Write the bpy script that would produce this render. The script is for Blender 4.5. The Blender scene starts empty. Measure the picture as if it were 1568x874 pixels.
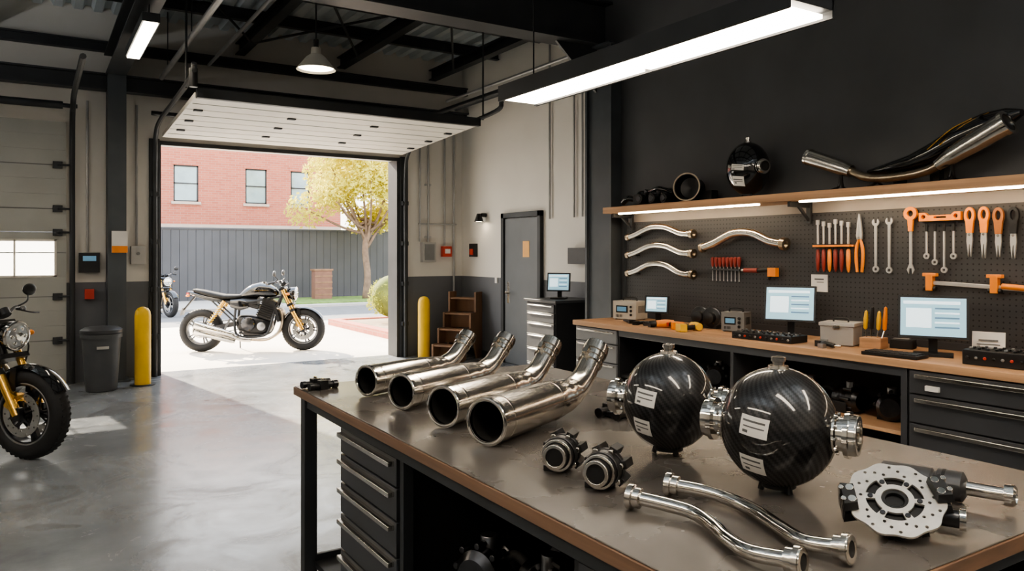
import bpy, math, random
from mathutils import Vector, Matrix, Euler
import numpy as np
random.seed(7); np.random.seed(7)
sc = bpy.context.scene
pi = math.pi

# ------------------------------------------------------------------ materials
MC = {}
def mat(name, col=(.5,.5,.5), rough=.5, metal=0, noise=0, nscale=6, bump=0, coat=0, es=0, ecol=None, aniso=0, stretch=None, rvar=0):
    if name in MC: return MC[name]
    m = bpy.data.materials.new(name); m.use_nodes = True
    nt = m.node_tree; b = nt.nodes['Principled BSDF']
    c = (*col, 1)
    b.inputs['Base Color'].default_value = c
    b.inputs['Roughness'].default_value = rough
    b.inputs['Metallic'].default_value = metal
    if coat: b.inputs['Coat Weight'].default_value = coat; b.inputs['Coat Roughness'].default_value = .04
    if es:
        b.inputs['Emission Color'].default_value = (*(ecol or col), 1)
        b.inputs['Emission Strength'].default_value = es
    if noise or bump or rvar:
        tc = nt.nodes.new('ShaderNodeTexCoord'); n = nt.nodes.new('ShaderNodeTexNoise')
        n.inputs['Scale'].default_value = nscale; n.inputs['Detail'].default_value = 6
        src = tc.outputs['Object']
        if stretch:
            mp = nt.nodes.new('ShaderNodeMapping'); mp.inputs['Scale'].default_value = stretch
            nt.links.new(src, mp.inputs['Vector']); src = mp.outputs['Vector']
        nt.links.new(src, n.inputs['Vector'])
        if noise:
            r = nt.nodes.new('ShaderNodeValToRGB')
            r.color_ramp.elements[0].position = .3; r.color_ramp.elements[1].position = .7
            r.color_ramp.elements[0].color = (*[max(0, x*(1-noise)) for x in col], 1)
            r.color_ramp.elements[1].color = (*[min(1, x*(1+noise)) for x in col], 1)
            nt.links.new(n.outputs['Fac'], r.inputs['Fac']); nt.links.new(r.outputs['Color'], b.inputs['Base Color'])
        if rvar:
            mr = nt.nodes.new('ShaderNodeMapRange')
            mr.inputs['From Min'].default_value=.3; mr.inputs['From Max'].default_value=.7
            mr.inputs['To Min'].default_value = max(0.02, rough-rvar); mr.inputs['To Max'].default_value = rough+rvar
            nt.links.new(n.outputs['Fac'], mr.inputs['Value']); nt.links.new(mr.outputs['Result'], b.inputs['Roughness'])
        if bump:
            bp = nt.nodes.new('ShaderNodeBump'); bp.inputs['Strength'].default_value = bump; bp.inputs['Distance'].default_value = .01
            nt.links.new(n.outputs['Fac'], bp.inputs['Height']); nt.links.new(bp.outputs['Normal'], b.inputs['Normal'])
    MC[name] = m
    return m

def N(nt, t, **kw):
    n = nt.nodes.new(t)
    for k, v in kw.items(): setattr(n, k, v)
    return n
def math_node(nt, op, a, b=None, clamp=False):
    n = nt.nodes.new('ShaderNodeMath'); n.operation = op; n.use_clamp = clamp
    for i, x in enumerate((a, b)):
        if x is None: continue
        if isinstance(x, (int, float)): n.inputs[i].default_value = x
        else: nt.links.new(x, n.inputs[i])
    return n.outputs[0]
def mixcol(nt, f, a, b):
    n = nt.nodes.new('ShaderNodeMix'); n.data_type = 'RGBA'
    if isinstance(f, (int, float)): n.inputs[0].default_value = f
    else: nt.links.new(f, n.inputs[0])
    for i, x in ((6, a), (7, b)):
        if isinstance(x, tuple): n.inputs[i].default_value = (*x, 1) if len(x) == 3 else x
        else: nt.links.new(x, n.inputs[i])
    return n.outputs[2]

def floor_mat():
    m = bpy.data.materials.new('polished_concrete'); m.use_nodes = True; nt = m.node_tree; b = nt.nodes['Principled BSDF']
    g = N(nt, 'ShaderNodeNewGeometry')
    n1 = N(nt, 'ShaderNodeTexNoise'); n1.inputs['Scale'].default_value = .9; n1.inputs['Detail'].default_value = 8; n1.inputs['Roughness'].default_value = .65
    n2 = N(nt, 'ShaderNodeTexNoise'); n2.inputs['Scale'].default_value = 1.3; n2.inputs['Detail'].default_value = 10; n2.inputs['Distortion'].default_value = 1.8; n2.inputs['Roughness'].default_value=.7
    n3 = N(nt, 'ShaderNodeTexNoise'); n3.inputs['Scale'].default_value = 40; n3.inputs['Detail'].default_value = 4
    for n in (n1, n2, n3): nt.links.new(g.outputs['Position'], n.inputs['Vector'])
    r = N(nt, 'ShaderNodeValToRGB'); r.color_ramp.elements[0].position = .35; r.color_ramp.elements[1].position = .68
    r.color_ramp.elements[0].color = (.15, .165, .18, 1); r.color_ramp.elements[1].color = (.31, .325, .34, 1)
    nt.links.new(n1.outputs['Fac'], r.inputs['Fac'])
    s = N(nt, 'ShaderNodeMapRange'); s.inputs['From Min'].default_value = .53; s.inputs['From Max'].default_value = .66
    nt.links.new(n2.outputs['Fac'], s.inputs['Value'])
    c = mixcol(nt, math_node(nt, 'MULTIPLY', s.outputs['Result'], .7), r.outputs['Color'], (.07, .063, .055))
    nt.links.new(c, b.inputs['Base Color'])
    rr = N(nt, 'ShaderNodeMapRange'); rr.inputs['From Min'].default_value = .3; rr.inputs['From Max'].default_value = .7
    rr.inputs['To Min'].default_value = .12; rr.inputs['To Max'].default_value = .36
    nt.links.new(n2.outputs['Fac'], rr.inputs['Value']); nt.links.new(rr.outputs['Result'], b.inputs['Roughness'])
    bp = N(nt, 'ShaderNodeBump'); bp.inputs['Strength'].default_value = .08; bp.inputs['Distance'].default_value = .004
    nt.links.new(n3.outputs['Fac'], bp.inputs['Height']); nt.links.new(bp.outputs['Normal'], b.inputs['Normal'])
    return m

def wainscot_mat():
    m = bpy.data.materials.new('two_tone_painted_wall'); m.use_nodes = True; nt = m.node_tree; b = nt.nodes['Principled BSDF']
    g = N(nt, 'ShaderNodeNewGeometry'); s = N(nt, 'ShaderNodeSeparateXYZ'); nt.links.new(g.outputs['Position'], s.inputs[0])
    f = math_node(nt, 'GREATER_THAN', s.outputs['Z'], 1.2)
    n = N(nt, 'ShaderNodeTexNoise'); n.inputs['Scale'].default_value = 1.3; n.inputs['Detail'].default_value = 5; nt.links.new(g.outputs['Position'], n.inputs['Vector'])
    hi = mixcol(nt, n.outputs['Fac'], (.62, .59, .54), (.76, .73, .68))
    lo = mixcol(nt, n.outputs['Fac'], (.11, .115, .125), (.16, .165, .18))
    nt.links.new(mixcol(nt, f, lo, hi), b.inputs['Base Color']); b.inputs['Roughness'].default_value = .6
    return m

def brick_mat():
    m = bpy.data.materials.new('red_brick'); m.use_nodes = True; nt = m.node_tree; b = nt.nodes['Principled BSDF']
    g = N(nt, 'ShaderNodeNewGeometry'); s = N(nt, 'ShaderNodeSeparateXYZ'); c = N(nt, 'ShaderNodeCombineXYZ')
    nt.links.new(g.outputs['Position'], s.inputs[0])
    nt.links.new(math_node(nt, 'ADD', s.outputs['X'], s.outputs['Y']), c.inputs[0]); nt.links.new(s.outputs['Z'], c.inputs[1])
    t = N(nt, 'ShaderNodeTexBrick'); nt.links.new(c.outputs[0], t.inputs['Vector'])
    t.inputs['Scale'].default_value = 1; t.inputs['Brick Width'].default_value = .24; t.inputs['Row Height'].default_value = .085
    t.inputs['Mortar Size'].default_value = .007
    t.inputs['Color1'].default_value = (.52, .17, .11, 1); t.inputs['Color2'].default_value = (.44, .135, .09, 1); t.inputs['Mortar'].default_value = (.45, .26, .2, 1)
    nt.links.new(t.outputs['Color'], b.inputs['Base Color']); b.inputs['Roughness'].default_value = .85
    return m

def carbon_mat(name='carbon_fibre', scale=1.0):
    m = bpy.data.materials.new(name); m.use_nodes = True; nt = m.node_tree; b = nt.nodes['Principled BSDF']
    tc = N(nt, 'ShaderNodeTexCoord'); s = N(nt, 'ShaderNodeSeparateXYZ'); nt.links.new(tc.outputs['Object'], s.inputs[0])
    a = math_node(nt, 'MULTIPLY', math_node(nt, 'ARCTAN2', s.outputs['Y'], s.outputs['X']), 28/scale)
    z = math_node(nt, 'MULTIPLY', math_node(nt, 'ARCSINE', math_node(nt, 'MULTIPLY', s.outputs['Z'], 5.8)), 28/scale)
    u = math_node(nt, 'FLOOR', a); v = math_node(nt, 'FLOOR', z)
    t = math_node(nt, 'LESS_THAN', math_node(nt, 'FLOORED_MODULO', math_node(nt, 'ADD', u, v), 4.0), 1.5)
    c = mixcol(nt, t, (.005, .005, .006), (.026, .026, .028))
    nt.links.new(c, b.inputs['Base Color'])
    nt.links.new(math_node(nt, 'ADD', math_node(nt, 'MULTIPLY', t, -.15), .5), b.inputs['Roughness'])
    b.inputs['Metallic'].default_value = .35; b.inputs['Coat Weight'].default_value = 1; b.inputs['Coat Roughness'].default_value = .03
    return m

def peg_mat():
    m = bpy.data.materials.new('pegboard'); m.use_nodes = True; nt = m.node_tree; b = nt.nodes['Principled BSDF']
    g = N(nt, 'ShaderNodeNewGeometry'); s = N(nt, 'ShaderNodeSeparateXYZ'); nt.links.new(g.outputs['Position'], s.inputs[0])
    def cell(o):
        f = math_node(nt, 'FRACT', math_node(nt, 'MULTIPLY', o, 28.0)); f = math_node(nt, 'SUBTRACT', f, .5)
        return math_node(nt, 'MULTIPLY', f, f)
    d = math_node(nt, 'ADD', cell(s.outputs['Y']), cell(s.outputs['Z']))
    h = math_node(nt, 'LESS_THAN', d, .022)
    nt.links.new(mixcol(nt, h, (.05, .05, .052), (.006, .006, .006)), b.inputs['Base Color']); b.inputs['Roughness'].default_value = .5
    return m

def leaf_mat(name, c1, c2):
    m = bpy.data.materials.new(name); m.use_nodes = True; nt = m.node_tree
    for n in list(nt.nodes): nt.nodes.remove(n)
    o = N(nt, 'ShaderNodeOutputMaterial'); d = N(nt, 'ShaderNodeBsdfDiffuse'); t = N(nt, 'ShaderNodeBsdfTranslucent'); mx = N(nt, 'ShaderNodeMixShader')
    tc = N(nt, 'ShaderNodeTexCoord'); n = N(nt, 'ShaderNodeTexNoise'); n.inputs['Scale'].default_value = 2.5
    nt.links.new(tc.outputs['Object'], n.inputs['Vector']); c = mixcol(nt, n.outputs['Fac'], c1, c2)
    nt.links.new(c, d.inputs[0]); nt.links.new(c, t.inputs[0]); mx.inputs[0].default_value = .5
    nt.links.new(d.outputs[0], mx.inputs[1]); nt.links.new(t.outputs[0], mx.inputs[2]); nt.links.new(mx.outputs[0], o.inputs[0])
    return m

def glass_mat():
    m = bpy.data.materials.new('brightened_window_pane'); m.use_nodes = True; nt = m.node_tree  # white translucency mixed in so the pane looks brightly lit
    for n in list(nt.nodes): nt.nodes.remove(n)
    o = N(nt, 'ShaderNodeOutputMaterial'); d = N(nt, 'ShaderNodeBsdfTransparent'); t = N(nt, 'ShaderNodeBsdfTranslucent'); mx = N(nt, 'ShaderNodeMixShader')
    d.inputs[0].default_value = (.95, .97, 1, 1); t.inputs['Color'].default_value = (.9, .92, .92, 1); mx.inputs[0].default_value = .35
    nt.links.new(d.outputs[0], mx.inputs[1]); nt.links.new(t.outputs[0], mx.inputs[2]); nt.links.new(mx.outputs[0], o.inputs[0])
    return m

FLOOR = floor_mat(); WAIN = wainscot_mat(); BRICK = brick_mat(); CARBON = carbon_mat(); PEG = peg_mat(); GLASS = glass_mat()
DARKWALL = mat('dark_painted_wall', (.085, .087, .092), .6, noise=.12, nscale=2)
STEELFRAME = mat('dark_steel', (.04, .043, .047), .5, .2, noise=.2, nscale=3)
COLM = mat('column_steel', (.075, .085, .095), .5, .1, noise=.15, nscale=3)
BLK = mat('black_plastic', (.012, .012, .013), .42, noise=.2, nscale=20)
SEATM = mat('seat_vinyl', (.012, .012, .012), .75, noise=.2, nscale=30)
BLKG = mat('black_gloss', (.006, .006, .007), .12, coat=1, noise=.1)
RUB = mat('rubber', (.016, .016, .017), .72, noise=.2, nscale=30)
STEEL = mat('brushed_steel', (.66, .63, .585), .2, 1, noise=.08, nscale=25, rvar=.05, stretch=(1, 1, 12))
CHROME = mat('polished_steel', (.76, .73, .68), .1, 1, noise=.05, nscale=12)
DSTEEL = mat('dark_metal', (.09, .09, .095), .3, 1, noise=.2, nscale=20)
BRASS = mat('bronze_metal', (.45, .37, .28), .28, 1, noise=.15, nscale=20)
ALU = mat('cast_aluminium', (.38, .38, .39), .38, 1, noise=.1, nscale=30)
GOLD = mat('gold_anodised', (.85, .5, .12), .25, .85, noise=.05)
ORANGE = mat('orange_plastic', (.85, .27, .03), .4, noise=.08)
RED = mat('red_plastic', (.5, .05, .03), .4, noise=.08)
DRED = mat('dark_red_handle', (.25, .04, .03), .4, noise=.1)
YEL = mat('yellow_paint', (.85, .52, .03), .45, noise=.06)
YELP = mat('yellow_plastic', (.85, .5, .04), .4, noise=.06)
WOOD = mat('wood', (.46, .27, .15), .5, noise=.3, nscale=5, stretch=(1, .12, 6), bump=.1)
WOODD = mat('dark_wood', (.22, .12, .065), .5, noise=.3, nscale=5, stretch=(1, 1, .2))
WEDGE = mat('wood_edge', (.20, .115, .07), .45, noise=.3, nscale=6, stretch=(1, .15, 5))
TOP = mat('worktop_dark_laminate', (.105, .094, .085), .26, noise=.15, nscale=3, rvar=.05)
CAB = mat('cabinet_charcoal', (.045, .047, .053), .42, noise=.12, nscale=3)
CABI = mat('cabinet_dark', (.018, .018, .02), .5, noise=.15)
LGREY = mat('light_grey_plastic', (.42, .41, .39), .5, noise=.06)
MGREY = mat('mid_grey', (.2, .2, .2), .5, noise=.1)
PANEL = mat('door_panel_cream', (.74, .70, .63), .5, noise=.05, nscale=2)
PANEL2 = mat('door_panel_grey', (.38, .38, .35), .5, noise=.08, nscale=2)
GROOVE = mat('panel_groove', (.2, .2, .19), .6, noise=.05)
WHITE = mat('white_paper', (.75, .73, .70), .6, noise=.03)
INK = mat('ink', (.12, .12, .12), .7, noise=.05)
DECK = mat('metal_deck', (.64, .70, .73), .5, .1, noise=.12, nscale=1.5)
CONDUIT = mat('galvanised_conduit', (.45, .45, .45), .4, .6, noise=.1)
LAMP = mat('led_diffuser', (1, 1, 1), .5, es=24, ecol=(1, .86, .68), noise=.001)
UPFILL = mat('added_deck_fill', (1, 1, 1), .5, es=30, ecol=(.95, .97, 1), noise=.001)  # added glow on top of unseen strips, brightens the ceiling deck
LAMP2 = mat('led_strip', (1, 1, 1), .5, es=30, ecol=(1, .82, .58), noise=.001)
SCREEN = mat('screen_blue', (.3, .5, .6), .3, es=.8, ecol=(.36, .62, .74), noise=.02)
SCRW = mat('screen_white', (.8, .9, .95), .3, es=1.15, ecol=(.68, .87, .95), noise=.02)
SCRD = mat('screen_dark', (.1, .2, .3), .3, es=.5, ecol=(.15, .3, .4), noise=.02)
LENS = mat('headlight_lens', (.75, .78, .8), .08, .6, coat=1, noise=.05)
TAILRED = mat('tail_light', (.6, .03, .02), .2, coat=1, noise=.05)
DOORG = mat('door_grey', (.13, .14, .15), .45, noise=.1, nscale=2)

# ------------------------------------------------------------------ builder
def rotto(ax):
    return Vector((0, 0, 1)).rotation_difference(Vector(ax).normalized()).to_matrix().to_4x4()
_pc = {}
def plate_geo(polys, th):
    key = (repr(polys), th)
    if key in _pc: return _pc[key]
    cu = bpy.data.curves.new('t', 'CURVE'); cu.dimensions = '2D'; cu.fill_mode = 'BOTH'; cu.extrude = th/2
    for p in polys:
        s = cu.splines.new('POLY'); s.points.add(len(p)-1)
        for i, (x, y) in enumerate(p): s.points[i].co = (x, y, 0, 1)
        s.use_cyclic_u = True
    ob = bpy.data.objects.new('t', cu); sc.collection.objects.link(ob)
    dg = bpy.context.evaluated_depsgraph_get(); dg.update()
    e = ob.evaluated_get(dg); me = e.to_mesh()
    r = ([tuple(v.co) for v in me.vertices], [tuple(p.vertices) for p in me.polygons])
    e.to_mesh_clear(); bpy.data.objects.remove(ob); bpy.data.curves.remove(cu)
    _pc[key] = r
    return r
def circ(cx, cy, r, n=16, ph=0): return [(cx+r*math.cos(ph+2*pi*i/n), cy+r*math.sin(ph+2*pi*i/n)) for i in range(n)]
def catmull(pts, res):
    pts = [Vector(p) for p in pts]
    if len(pts) < 3 or res <= 1: return pts, [i for i in range(len(pts))]
    P = [2*pts[0]-pts[1]]+pts+[2*pts[-1]-pts[-2]]
    out = []; ts = []
    for i in range(1, len(P)-2):
        for j in range(res):
            t = j/res; a, b, c, d = P[i-1], P[i], P[i+1], P[i+2]
            out.append(.5*((2*b)+(c-a)*t+(2*a-5*b+4*c-d)*t*t+(3*b-a-3*c+d)*t*t*t)); ts.append(i-1+t)
    out.append(pts[-1]); ts.append(len(pts)-1)
    return out, ts

class B:
    def __init__(s): s.v = []; s.f = []; s.mi = []; s.mats = []; s.T = Matrix()
    def add(s, vs, fs, m, M=None):
        T = s.T @ M if M is not None else s.T
        if m not in s.mats: s.mats.append(m)
        k = s.mats.index(m); o = len(s.v)
        s.v += [T @ Vector(p) for p in vs]
        s.f += [tuple(i+o for i in f) for f in fs]; s.mi += [k]*len(fs)
    def box(s, c, sz, m, rx=0, ry=0, rz=0):
        x, y, z = [q/2 for q in sz]
        vs = [(-x,-y,-z),(x,-y,-z),(x,y,-z),(-x,y,-z),(-x,-y,z),(x,-y,z),(x,y,z),(-x,y,z)]
        fs = [(0,3,2,1),(4,5,6,7),(0,1,5,4),(1,2,6,5),(2,3,7,6),(3,0,4,7)]
        s.add(vs, fs, m, Matrix.Translation(c) @ Euler((rx, ry, rz)).to_matrix().to_4x4())
    def b2(s, a, b, m):
        s.box([(a[i]+b[i])/2 for i in range(3)], [abs(b[i]-a[i]) for i in range(3)], m)
    def bar(s, p0, p1, w, h, m):
        p0 = Vector(p0); p1 = Vector(p1); d = p1-p0; L = d.length
        M = Matrix.Translation((p0+p1)/2) @ d.to_track_quat('X', 'Z').to_matrix().to_4x4()
        x, y, z = L/2, w/2, h/2
        vs = [(-x,-y,-z),(x,-y,-z),(x,y,-z),(-x,y,-z),(-x,-y,z),(x,-y,z),(x,y,z),(-x,y,z)]
        fs = [(0,3,2,1),(4,5,6,7),(0,1,5,4),(1,2,6,5),(2,3,7,6),(3,0,4,7)]
        s.add(vs, fs, m, M)
    def lathe(s, prof, p0, ax, m, seg=28, M=None):
        vs = []; fs = []; n = len(prof)
        for (t, r) in prof:
            for k in range(seg):
                a = 2*pi*k/seg; vs.append((r*math.cos(a), r*math.sin(a), t))
        for i in range(n-1):
            for k in range(seg):
                k2 = (k+1) % seg; fs.append((i*seg+k, i*seg+k2, (i+1)*seg+k2, (i+1)*seg+k))
        if prof[0][1] > 1e-6: fs.append(tuple(range(seg-1, -1, -1)))
        if prof[-1][1] > 1e-6: fs.append(tuple((n-1)*seg+k for k in range(seg)))
        T = Matrix.Translation(p0) @ rotto(ax)
        s.add(vs, fs, m, T if M is None else T @ M)
    def lathe_open(s, prof, p0, ax, m, seg=36):
        vs = []; fs = []; n = len(prof)
        for (t, r) in prof:
            for k in range(seg):
                a = 2*pi*k/seg; vs.append((r*math.cos(a), r*math.sin(a), t))
        for i in range(n-1):
            for k in range(seg):
                k2 = (k+1) % seg; fs.append((i*seg+k, i*seg+k2, (i+1)*seg+k2, (i+1)*seg+k))
        s.add(vs, fs, m, Matrix.Translation(p0) @ rotto(ax))
    def cyl(s, p0, p1, r, m, r1=None, seg=20):
        d = Vector(p1)-Vector(p0)
        s.lathe([(0, r), (d.length, r if r1 is None else r1)], p0, d, m, seg)
    def ring(s, p0, ax, ro, ri, w, m, seg=32):
        pr = [(-w/2, ri), (-w/2, ro), (w/2, ro), (w/2, ri)]
        vs = []; fs = []
        for (t, r) in pr:
            for k in range(seg):
                a = 2*pi*k/seg; vs.append((r*math.cos(a), r*math.sin(a), t))
        for i in range(4):
            j = (i+1) % 4
            for k in range(seg):
                k2 = (k+1) % seg; fs.append((i*seg+k, i*seg+k2, j*seg+k2, j*seg+k))
        s.add(vs, fs, m, Matrix.Translation(p0) @ rotto(ax))
    def torus(s, c, ax, R, r, m, seg=36, ts=12, sw=1):
        vs = []; fs = []
        for i in range(seg):
            a = 2*pi*i/seg
            for j in range(ts):
                b = 2*pi*j/ts; q = R+r*math.cos(b)
                vs.append((q*math.cos(a), q*math.sin(a), r*sw*math.sin(b)))
        for i in range(seg):
            for j in range(ts):
                i2 = (i+1) % seg; j2 = (j+1) % ts
                fs.append((i*ts+j, i2*ts+j, i2*ts+j2, i*ts+j2))
        s.add(vs, fs, m, Matrix.Translation(c) @ rotto(ax))
    def ell(s, c, r, m, seg=28, n=16, rot=None):
        if isinstance(r, (int, float)): r = (r, r, r)
        pr = [(-math.cos(pi*i/n), max(math.sin(pi*i/n), 0) if 0 < i < n else 0) for i in range(n+1)]
        vs = []; fs = []
        for (t, q) in pr:
            for k in range(seg):
                a = 2*pi*k/seg; vs.append((q*math.cos(a)*r[0], q*math.sin(a)*r[1], t*r[2]))
        for i in range(n):
            for k in range(seg):
                k2 = (k+1) % seg; fs.append((i*seg+k, i*seg+k2, (i+1)*seg+k2, (i+1)*seg+k))
        s.add(vs, fs, m, Matrix.Translation(c) @ (rot or Matrix()))
    def tube(s, pts, r, m, seg=12, res=6, cap=(1, 1)):
        P, ts = catmull(pts, res); n = len(P)
        if isinstance(r, (int, float)): R = [r]*n
        else:
            R = []
            for t in ts:
                i = min(int(t), len(r)-2); f = t-i; f = f*f*(3-2*f); R.append(r[i]*(1-f)+r[i+1]*f)
        tang = [(P[min(i+1, n-1)]-P[max(i-1, 0)]).normalized() for i in range(n)]
        u = tang[0].orthogonal().normalized(); vs = []; fs = []
        for i in range(n):
            if i: u = (tang[i-1].rotation_difference(tang[i])) @ u
            w = tang[i].cross(u)
            for k in range(seg):
                a = 2*pi*k/seg; vs.append(P[i]+R[i]*(math.cos(a)*u+math.sin(a)*w))
        for i in range(n-1):
            for k in range(seg):
                k2 = (k+1) % seg; fs.append((i*seg+k, i*seg+k2, (i+1)*seg+k2, (i+1)*seg+k))
        if cap[0]: fs.append(tuple(range(seg-1, -1, -1)))
        if cap[1]: fs.append(tuple((n-1)*seg+k for k in range(seg)))
        s.add(vs, fs, m)
    def plate(s, polys, th, m, M):
        vs, fs = plate_geo(polys, th); s.add(vs, fs, m, M)
    def loft(s, secs, m, seg=20, e=2.4):
        vs = []; fs = []; n = len(secs)
        for (x, y, z, hw, hh) in secs:
            for k in range(seg):
                a = 2*pi*k/seg; c, q = math.cos(a), math.sin(a)
                vs.append((x, y+hw*math.copysign(abs(c)**(2/e), c), z+hh*math.copysign(abs(q)**(2/e), q)))
        for i in range(n-1):
            for k in range(seg):
                k2 = (k+1) % seg; fs.append((i*seg+k, i*seg+k2, (i+1)*seg+k2, (i+1)*seg+k))
        fs.append(tuple(range(seg-1, -1, -1))); fs.append(tuple((n-1)*seg+k for k in range(seg)))
        s.add(vs, fs, m)
    def done(s, name, loc=(0, 0, 0), rz=0, bev=0, sc_=1, sharp=35, sub=0):
        me = bpy.data.meshes.new(name); me.from_pydata([tuple(p) for p in s.v], [], s.f)
        for m in s.mats: me.materials.append(m)
        me.polygons.foreach_set('material_index', s.mi)
        me.polygons.foreach_set('use_smooth', [True]*len(s.f))
        me.update()
        if sharp: me.set_sharp_from_angle(angle=math.radians(sharp))
        ob = bpy.data.objects.new(name, me); sc.collection.objects.link(ob)
        ob.location = loc; ob.rotation_euler = (0, 0, rz); ob.scale = (sc_,)*3
        if bev:
            md = ob.modifiers.new('bevel', 'BEVEL'); md.width = bev; md.segments = 2; md.limit_method = 'ANGLE'; md.angle_limit = math.radians(50)
        return ob
def Mx(o, x, y, z):
    return Matrix(((x[0], y[0], z[0], o[0]), (x[1], y[1], z[1], o[1]), (x[2], y[2], z[2], o[2]), (0, 0, 0, 1)))

# ------------------------------------------------------------------ room shell
X0, X1, Y0, Y1, H = -4.0, 5.72, -3.0, 10.6, 4.5
b = B(); b.b2((X0-.2, Y0-.2, -.1), (X1+.2, Y1+.3, 0), FLOOR); b.done('floor')
b = B()
b.b2((X0, Y1, 0), (-3.0, Y1+.3, H+.3), WAIN)
b.b2((-3.0, Y1, 3.1), (.3, Y1+.3, H+.3), WAIN)
b.b2((.3, Y1, 0), (1.33, Y1+.3, H+.3), WAIN)
b.b2((1.33, Y1, 2.95), (4.66, Y1+.3, H+.3), WAIN)
b.b2((4.66, Y1, 0), (X1+.3, Y1+.3, H+.3), WAIN)
b.done('wall_back')
b = B(); b.b2((X1, 6.3, 0), (X1+.3, Y1, H+.3), WAIN); b.done('wall_right')
b = B(); b.b2((5.1, Y0, 0), (5.4, 6.15, H+.3), DARKWALL); b.b2((5.1, 6.15, 0), (X1+.3, 6.3, H+.3), DARKWALL); b.done('wall_right_workshop')
b = B(); b.b2((X0-.2, Y0-.2, 0), (X0, Y1+.3, H+.3), WAIN); b.done('wall_left')
b = B(); b.b2((X0, Y0-.2, 0), (5.1, Y0, H+.3), WAIN); b.done('wall_front')
b = B(); vs = []; fs = []; x = X0-.2; i = 0
prof = []
while x < X1+.4:
    prof += [(x, 0), (x+.09, 0), (x+.12, .06), (x+.18, .06)]; x += .21
for (px, pz) in prof: vs += [(px, Y0-.2, H+pz), (px, Y1+.3, H+pz)]
for i in range(len(prof)-1): fs.append((2*i, 2*i+1, 2*i+3, 2*i+2))
b.add(vs, fs, DECK); b.b2((X0-.2, Y0-.2, H+.08), (X1+.4, Y1+.3, H+.2), DECK); b.done('ceiling', sharp=20)

def ibeam(b, p0, p1, w, h, t=.015, m=STEELFRAME):
    p0 = Vector(p0); p1 = Vector(p1)
    up = Vector((0, 0, 1))
    b.bar(p0+up*(h/2-t/2), p1+up*(h/2-t/2), w, t, m); b.bar(p0-up*(h/2-t/2), p1-up*(h/2-t/2), w, t, m)
    b.bar(p0, p1, t*1.2, h-2*t, m)
b = B()
for y in (-2, -.6, .8, 2.2, 3.6, 5.0, 7.3, 8.4, 9.5): ibeam(b, (X0, y, H-.08), (X1, y, H-.08), .08, .14)
for x in (-2.4, -.4, .95, 2.35, 3.75, 5.2): ibeam(b, (x, Y0, H-.22), (x, Y1, H-.22), .12, .16)
ibeam(b, (X0, 6.3, 3.93), (X1, 6.3, 3.93), .28, .46, .025)
ibeam(b, (.85, 6.3, 3.85), (.85, Y1, 3.85), .22, .30, .02)
ibeam(b, (X0, 10.45, 3.62), (X1, 10.45, 3.62), .16, .2, .02)
ibeam(b, (X0, 10.45, 4.05), (X1, 10.45, 4.05), .10, .12, .02)
for (a, c) in (((.95, 7.2, 4.2), (2.35, 9.9, 4.2)), ((2.35, 7.2, 4.2), (3.75, 9.9, 4.2)), ((3.75, 7.2, 4.2), (2.35, 9.9, 4.2)), ((3.75, 7.2, 4.2), (5.2, 9.9, 4.2))):
    b.cyl(a, c, .015, STEELFRAME, seg=8)
b.plate([[(0, 0), (-.55, 0), (0, -.5)]], .03, STEELFRAME, Mx((5.0, 6.3, 3.72), (1, 0, 0), (0, 0, 1), (0, -1, 0)))
b.done('ceiling_steel_frame')
b = B(); b.b2((4.96, 6.02, 0), (5.095, 6.05, 3.7), COLM); b.b2((4.96, 6.42, 0), (5.095, 6.45, 3.7), COLM); b.b2((4.99, 6.05, 0), (5.02, 6.42, 3.7), COLM)
b.b2((4.92, 5.98, 0), (5.095, 6.49, .02), COLM); b.b2((4.92, 6.0, 3.68), (5.095, 6.47, 3.7), COLM); b.done('steel_column')
b = B(); b.b2((.76, 10.3, 0), (.96, 10.59, 3.7), COLM); b.b2((.72, 10.28, 0), (1.0, 10.59, .02), COLM); b.done('steel_column')

# --- conduits
b = B()
b.cyl((1.35, 5, 3.72), (1.35, 10.3, 3.72), .03, CONDUIT, seg=12); b.cyl((1.9, 5, 3.95), (1.9, 10.3, 3.95), .02, CONDUIT, seg=12)
b.cyl((5.0, 6.5, 3.6), (5.0, 10.3, 3.6), .035, STEELFRAME, seg=12)
b.cyl((5.45, 6.5, 3.75), (5.45, 10.3, 3.75), .03, STEELFRAME, seg=12)
b.cyl((5.3, 6.5, 3.85), (5.3, 10.3, 3.85), .02, CONDUIT, seg=12)
for x in (1.35,):
    for y in (6.8, 8.2, 9.8): b.cyl((x, y, 3.74), (x, y, 4.4), .006, STEELFRAME, seg=6)
b.done('ceiling_conduit_pipes')
b = B()
for x, zb in ((4.98, 1.73), (5.12, 1.73), (5.4, 1.67), (5.56, 1.2)): b.cyl((x, 10.57, zb), (x, 10.57, 3.5), .016, CONDUIT, seg=8)
b.cyl((4.95, 10.56, 2.0), (5.6, 10.56, 2.0), .012, CONDUIT, seg=8)
b.cyl((5.56, 10.57, 1.2), (5.56, 10.57, .1), .016, CONDUIT, seg=8)
for z in (1.8, 2.6, 3.3): b.box((5.12, 10.585, z), (.1, .03, .03), CONDUIT)
for y in (7.45, 7.62, 8.15): b.cyl((5.69, y, 2.0), (5.69, y, 4.3), .014, CONDUIT, seg=8)
b.cyl((.56, 10.57, 1.57), (.56, 10.57, 3.4), .014, CONDUIT, seg=8); b.cyl((1.1, 10.57, 1.65), (1.1, 10.57, 3.4), .014, CONDUIT, seg=8)
b.done('wall_conduit_pipes')

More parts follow.
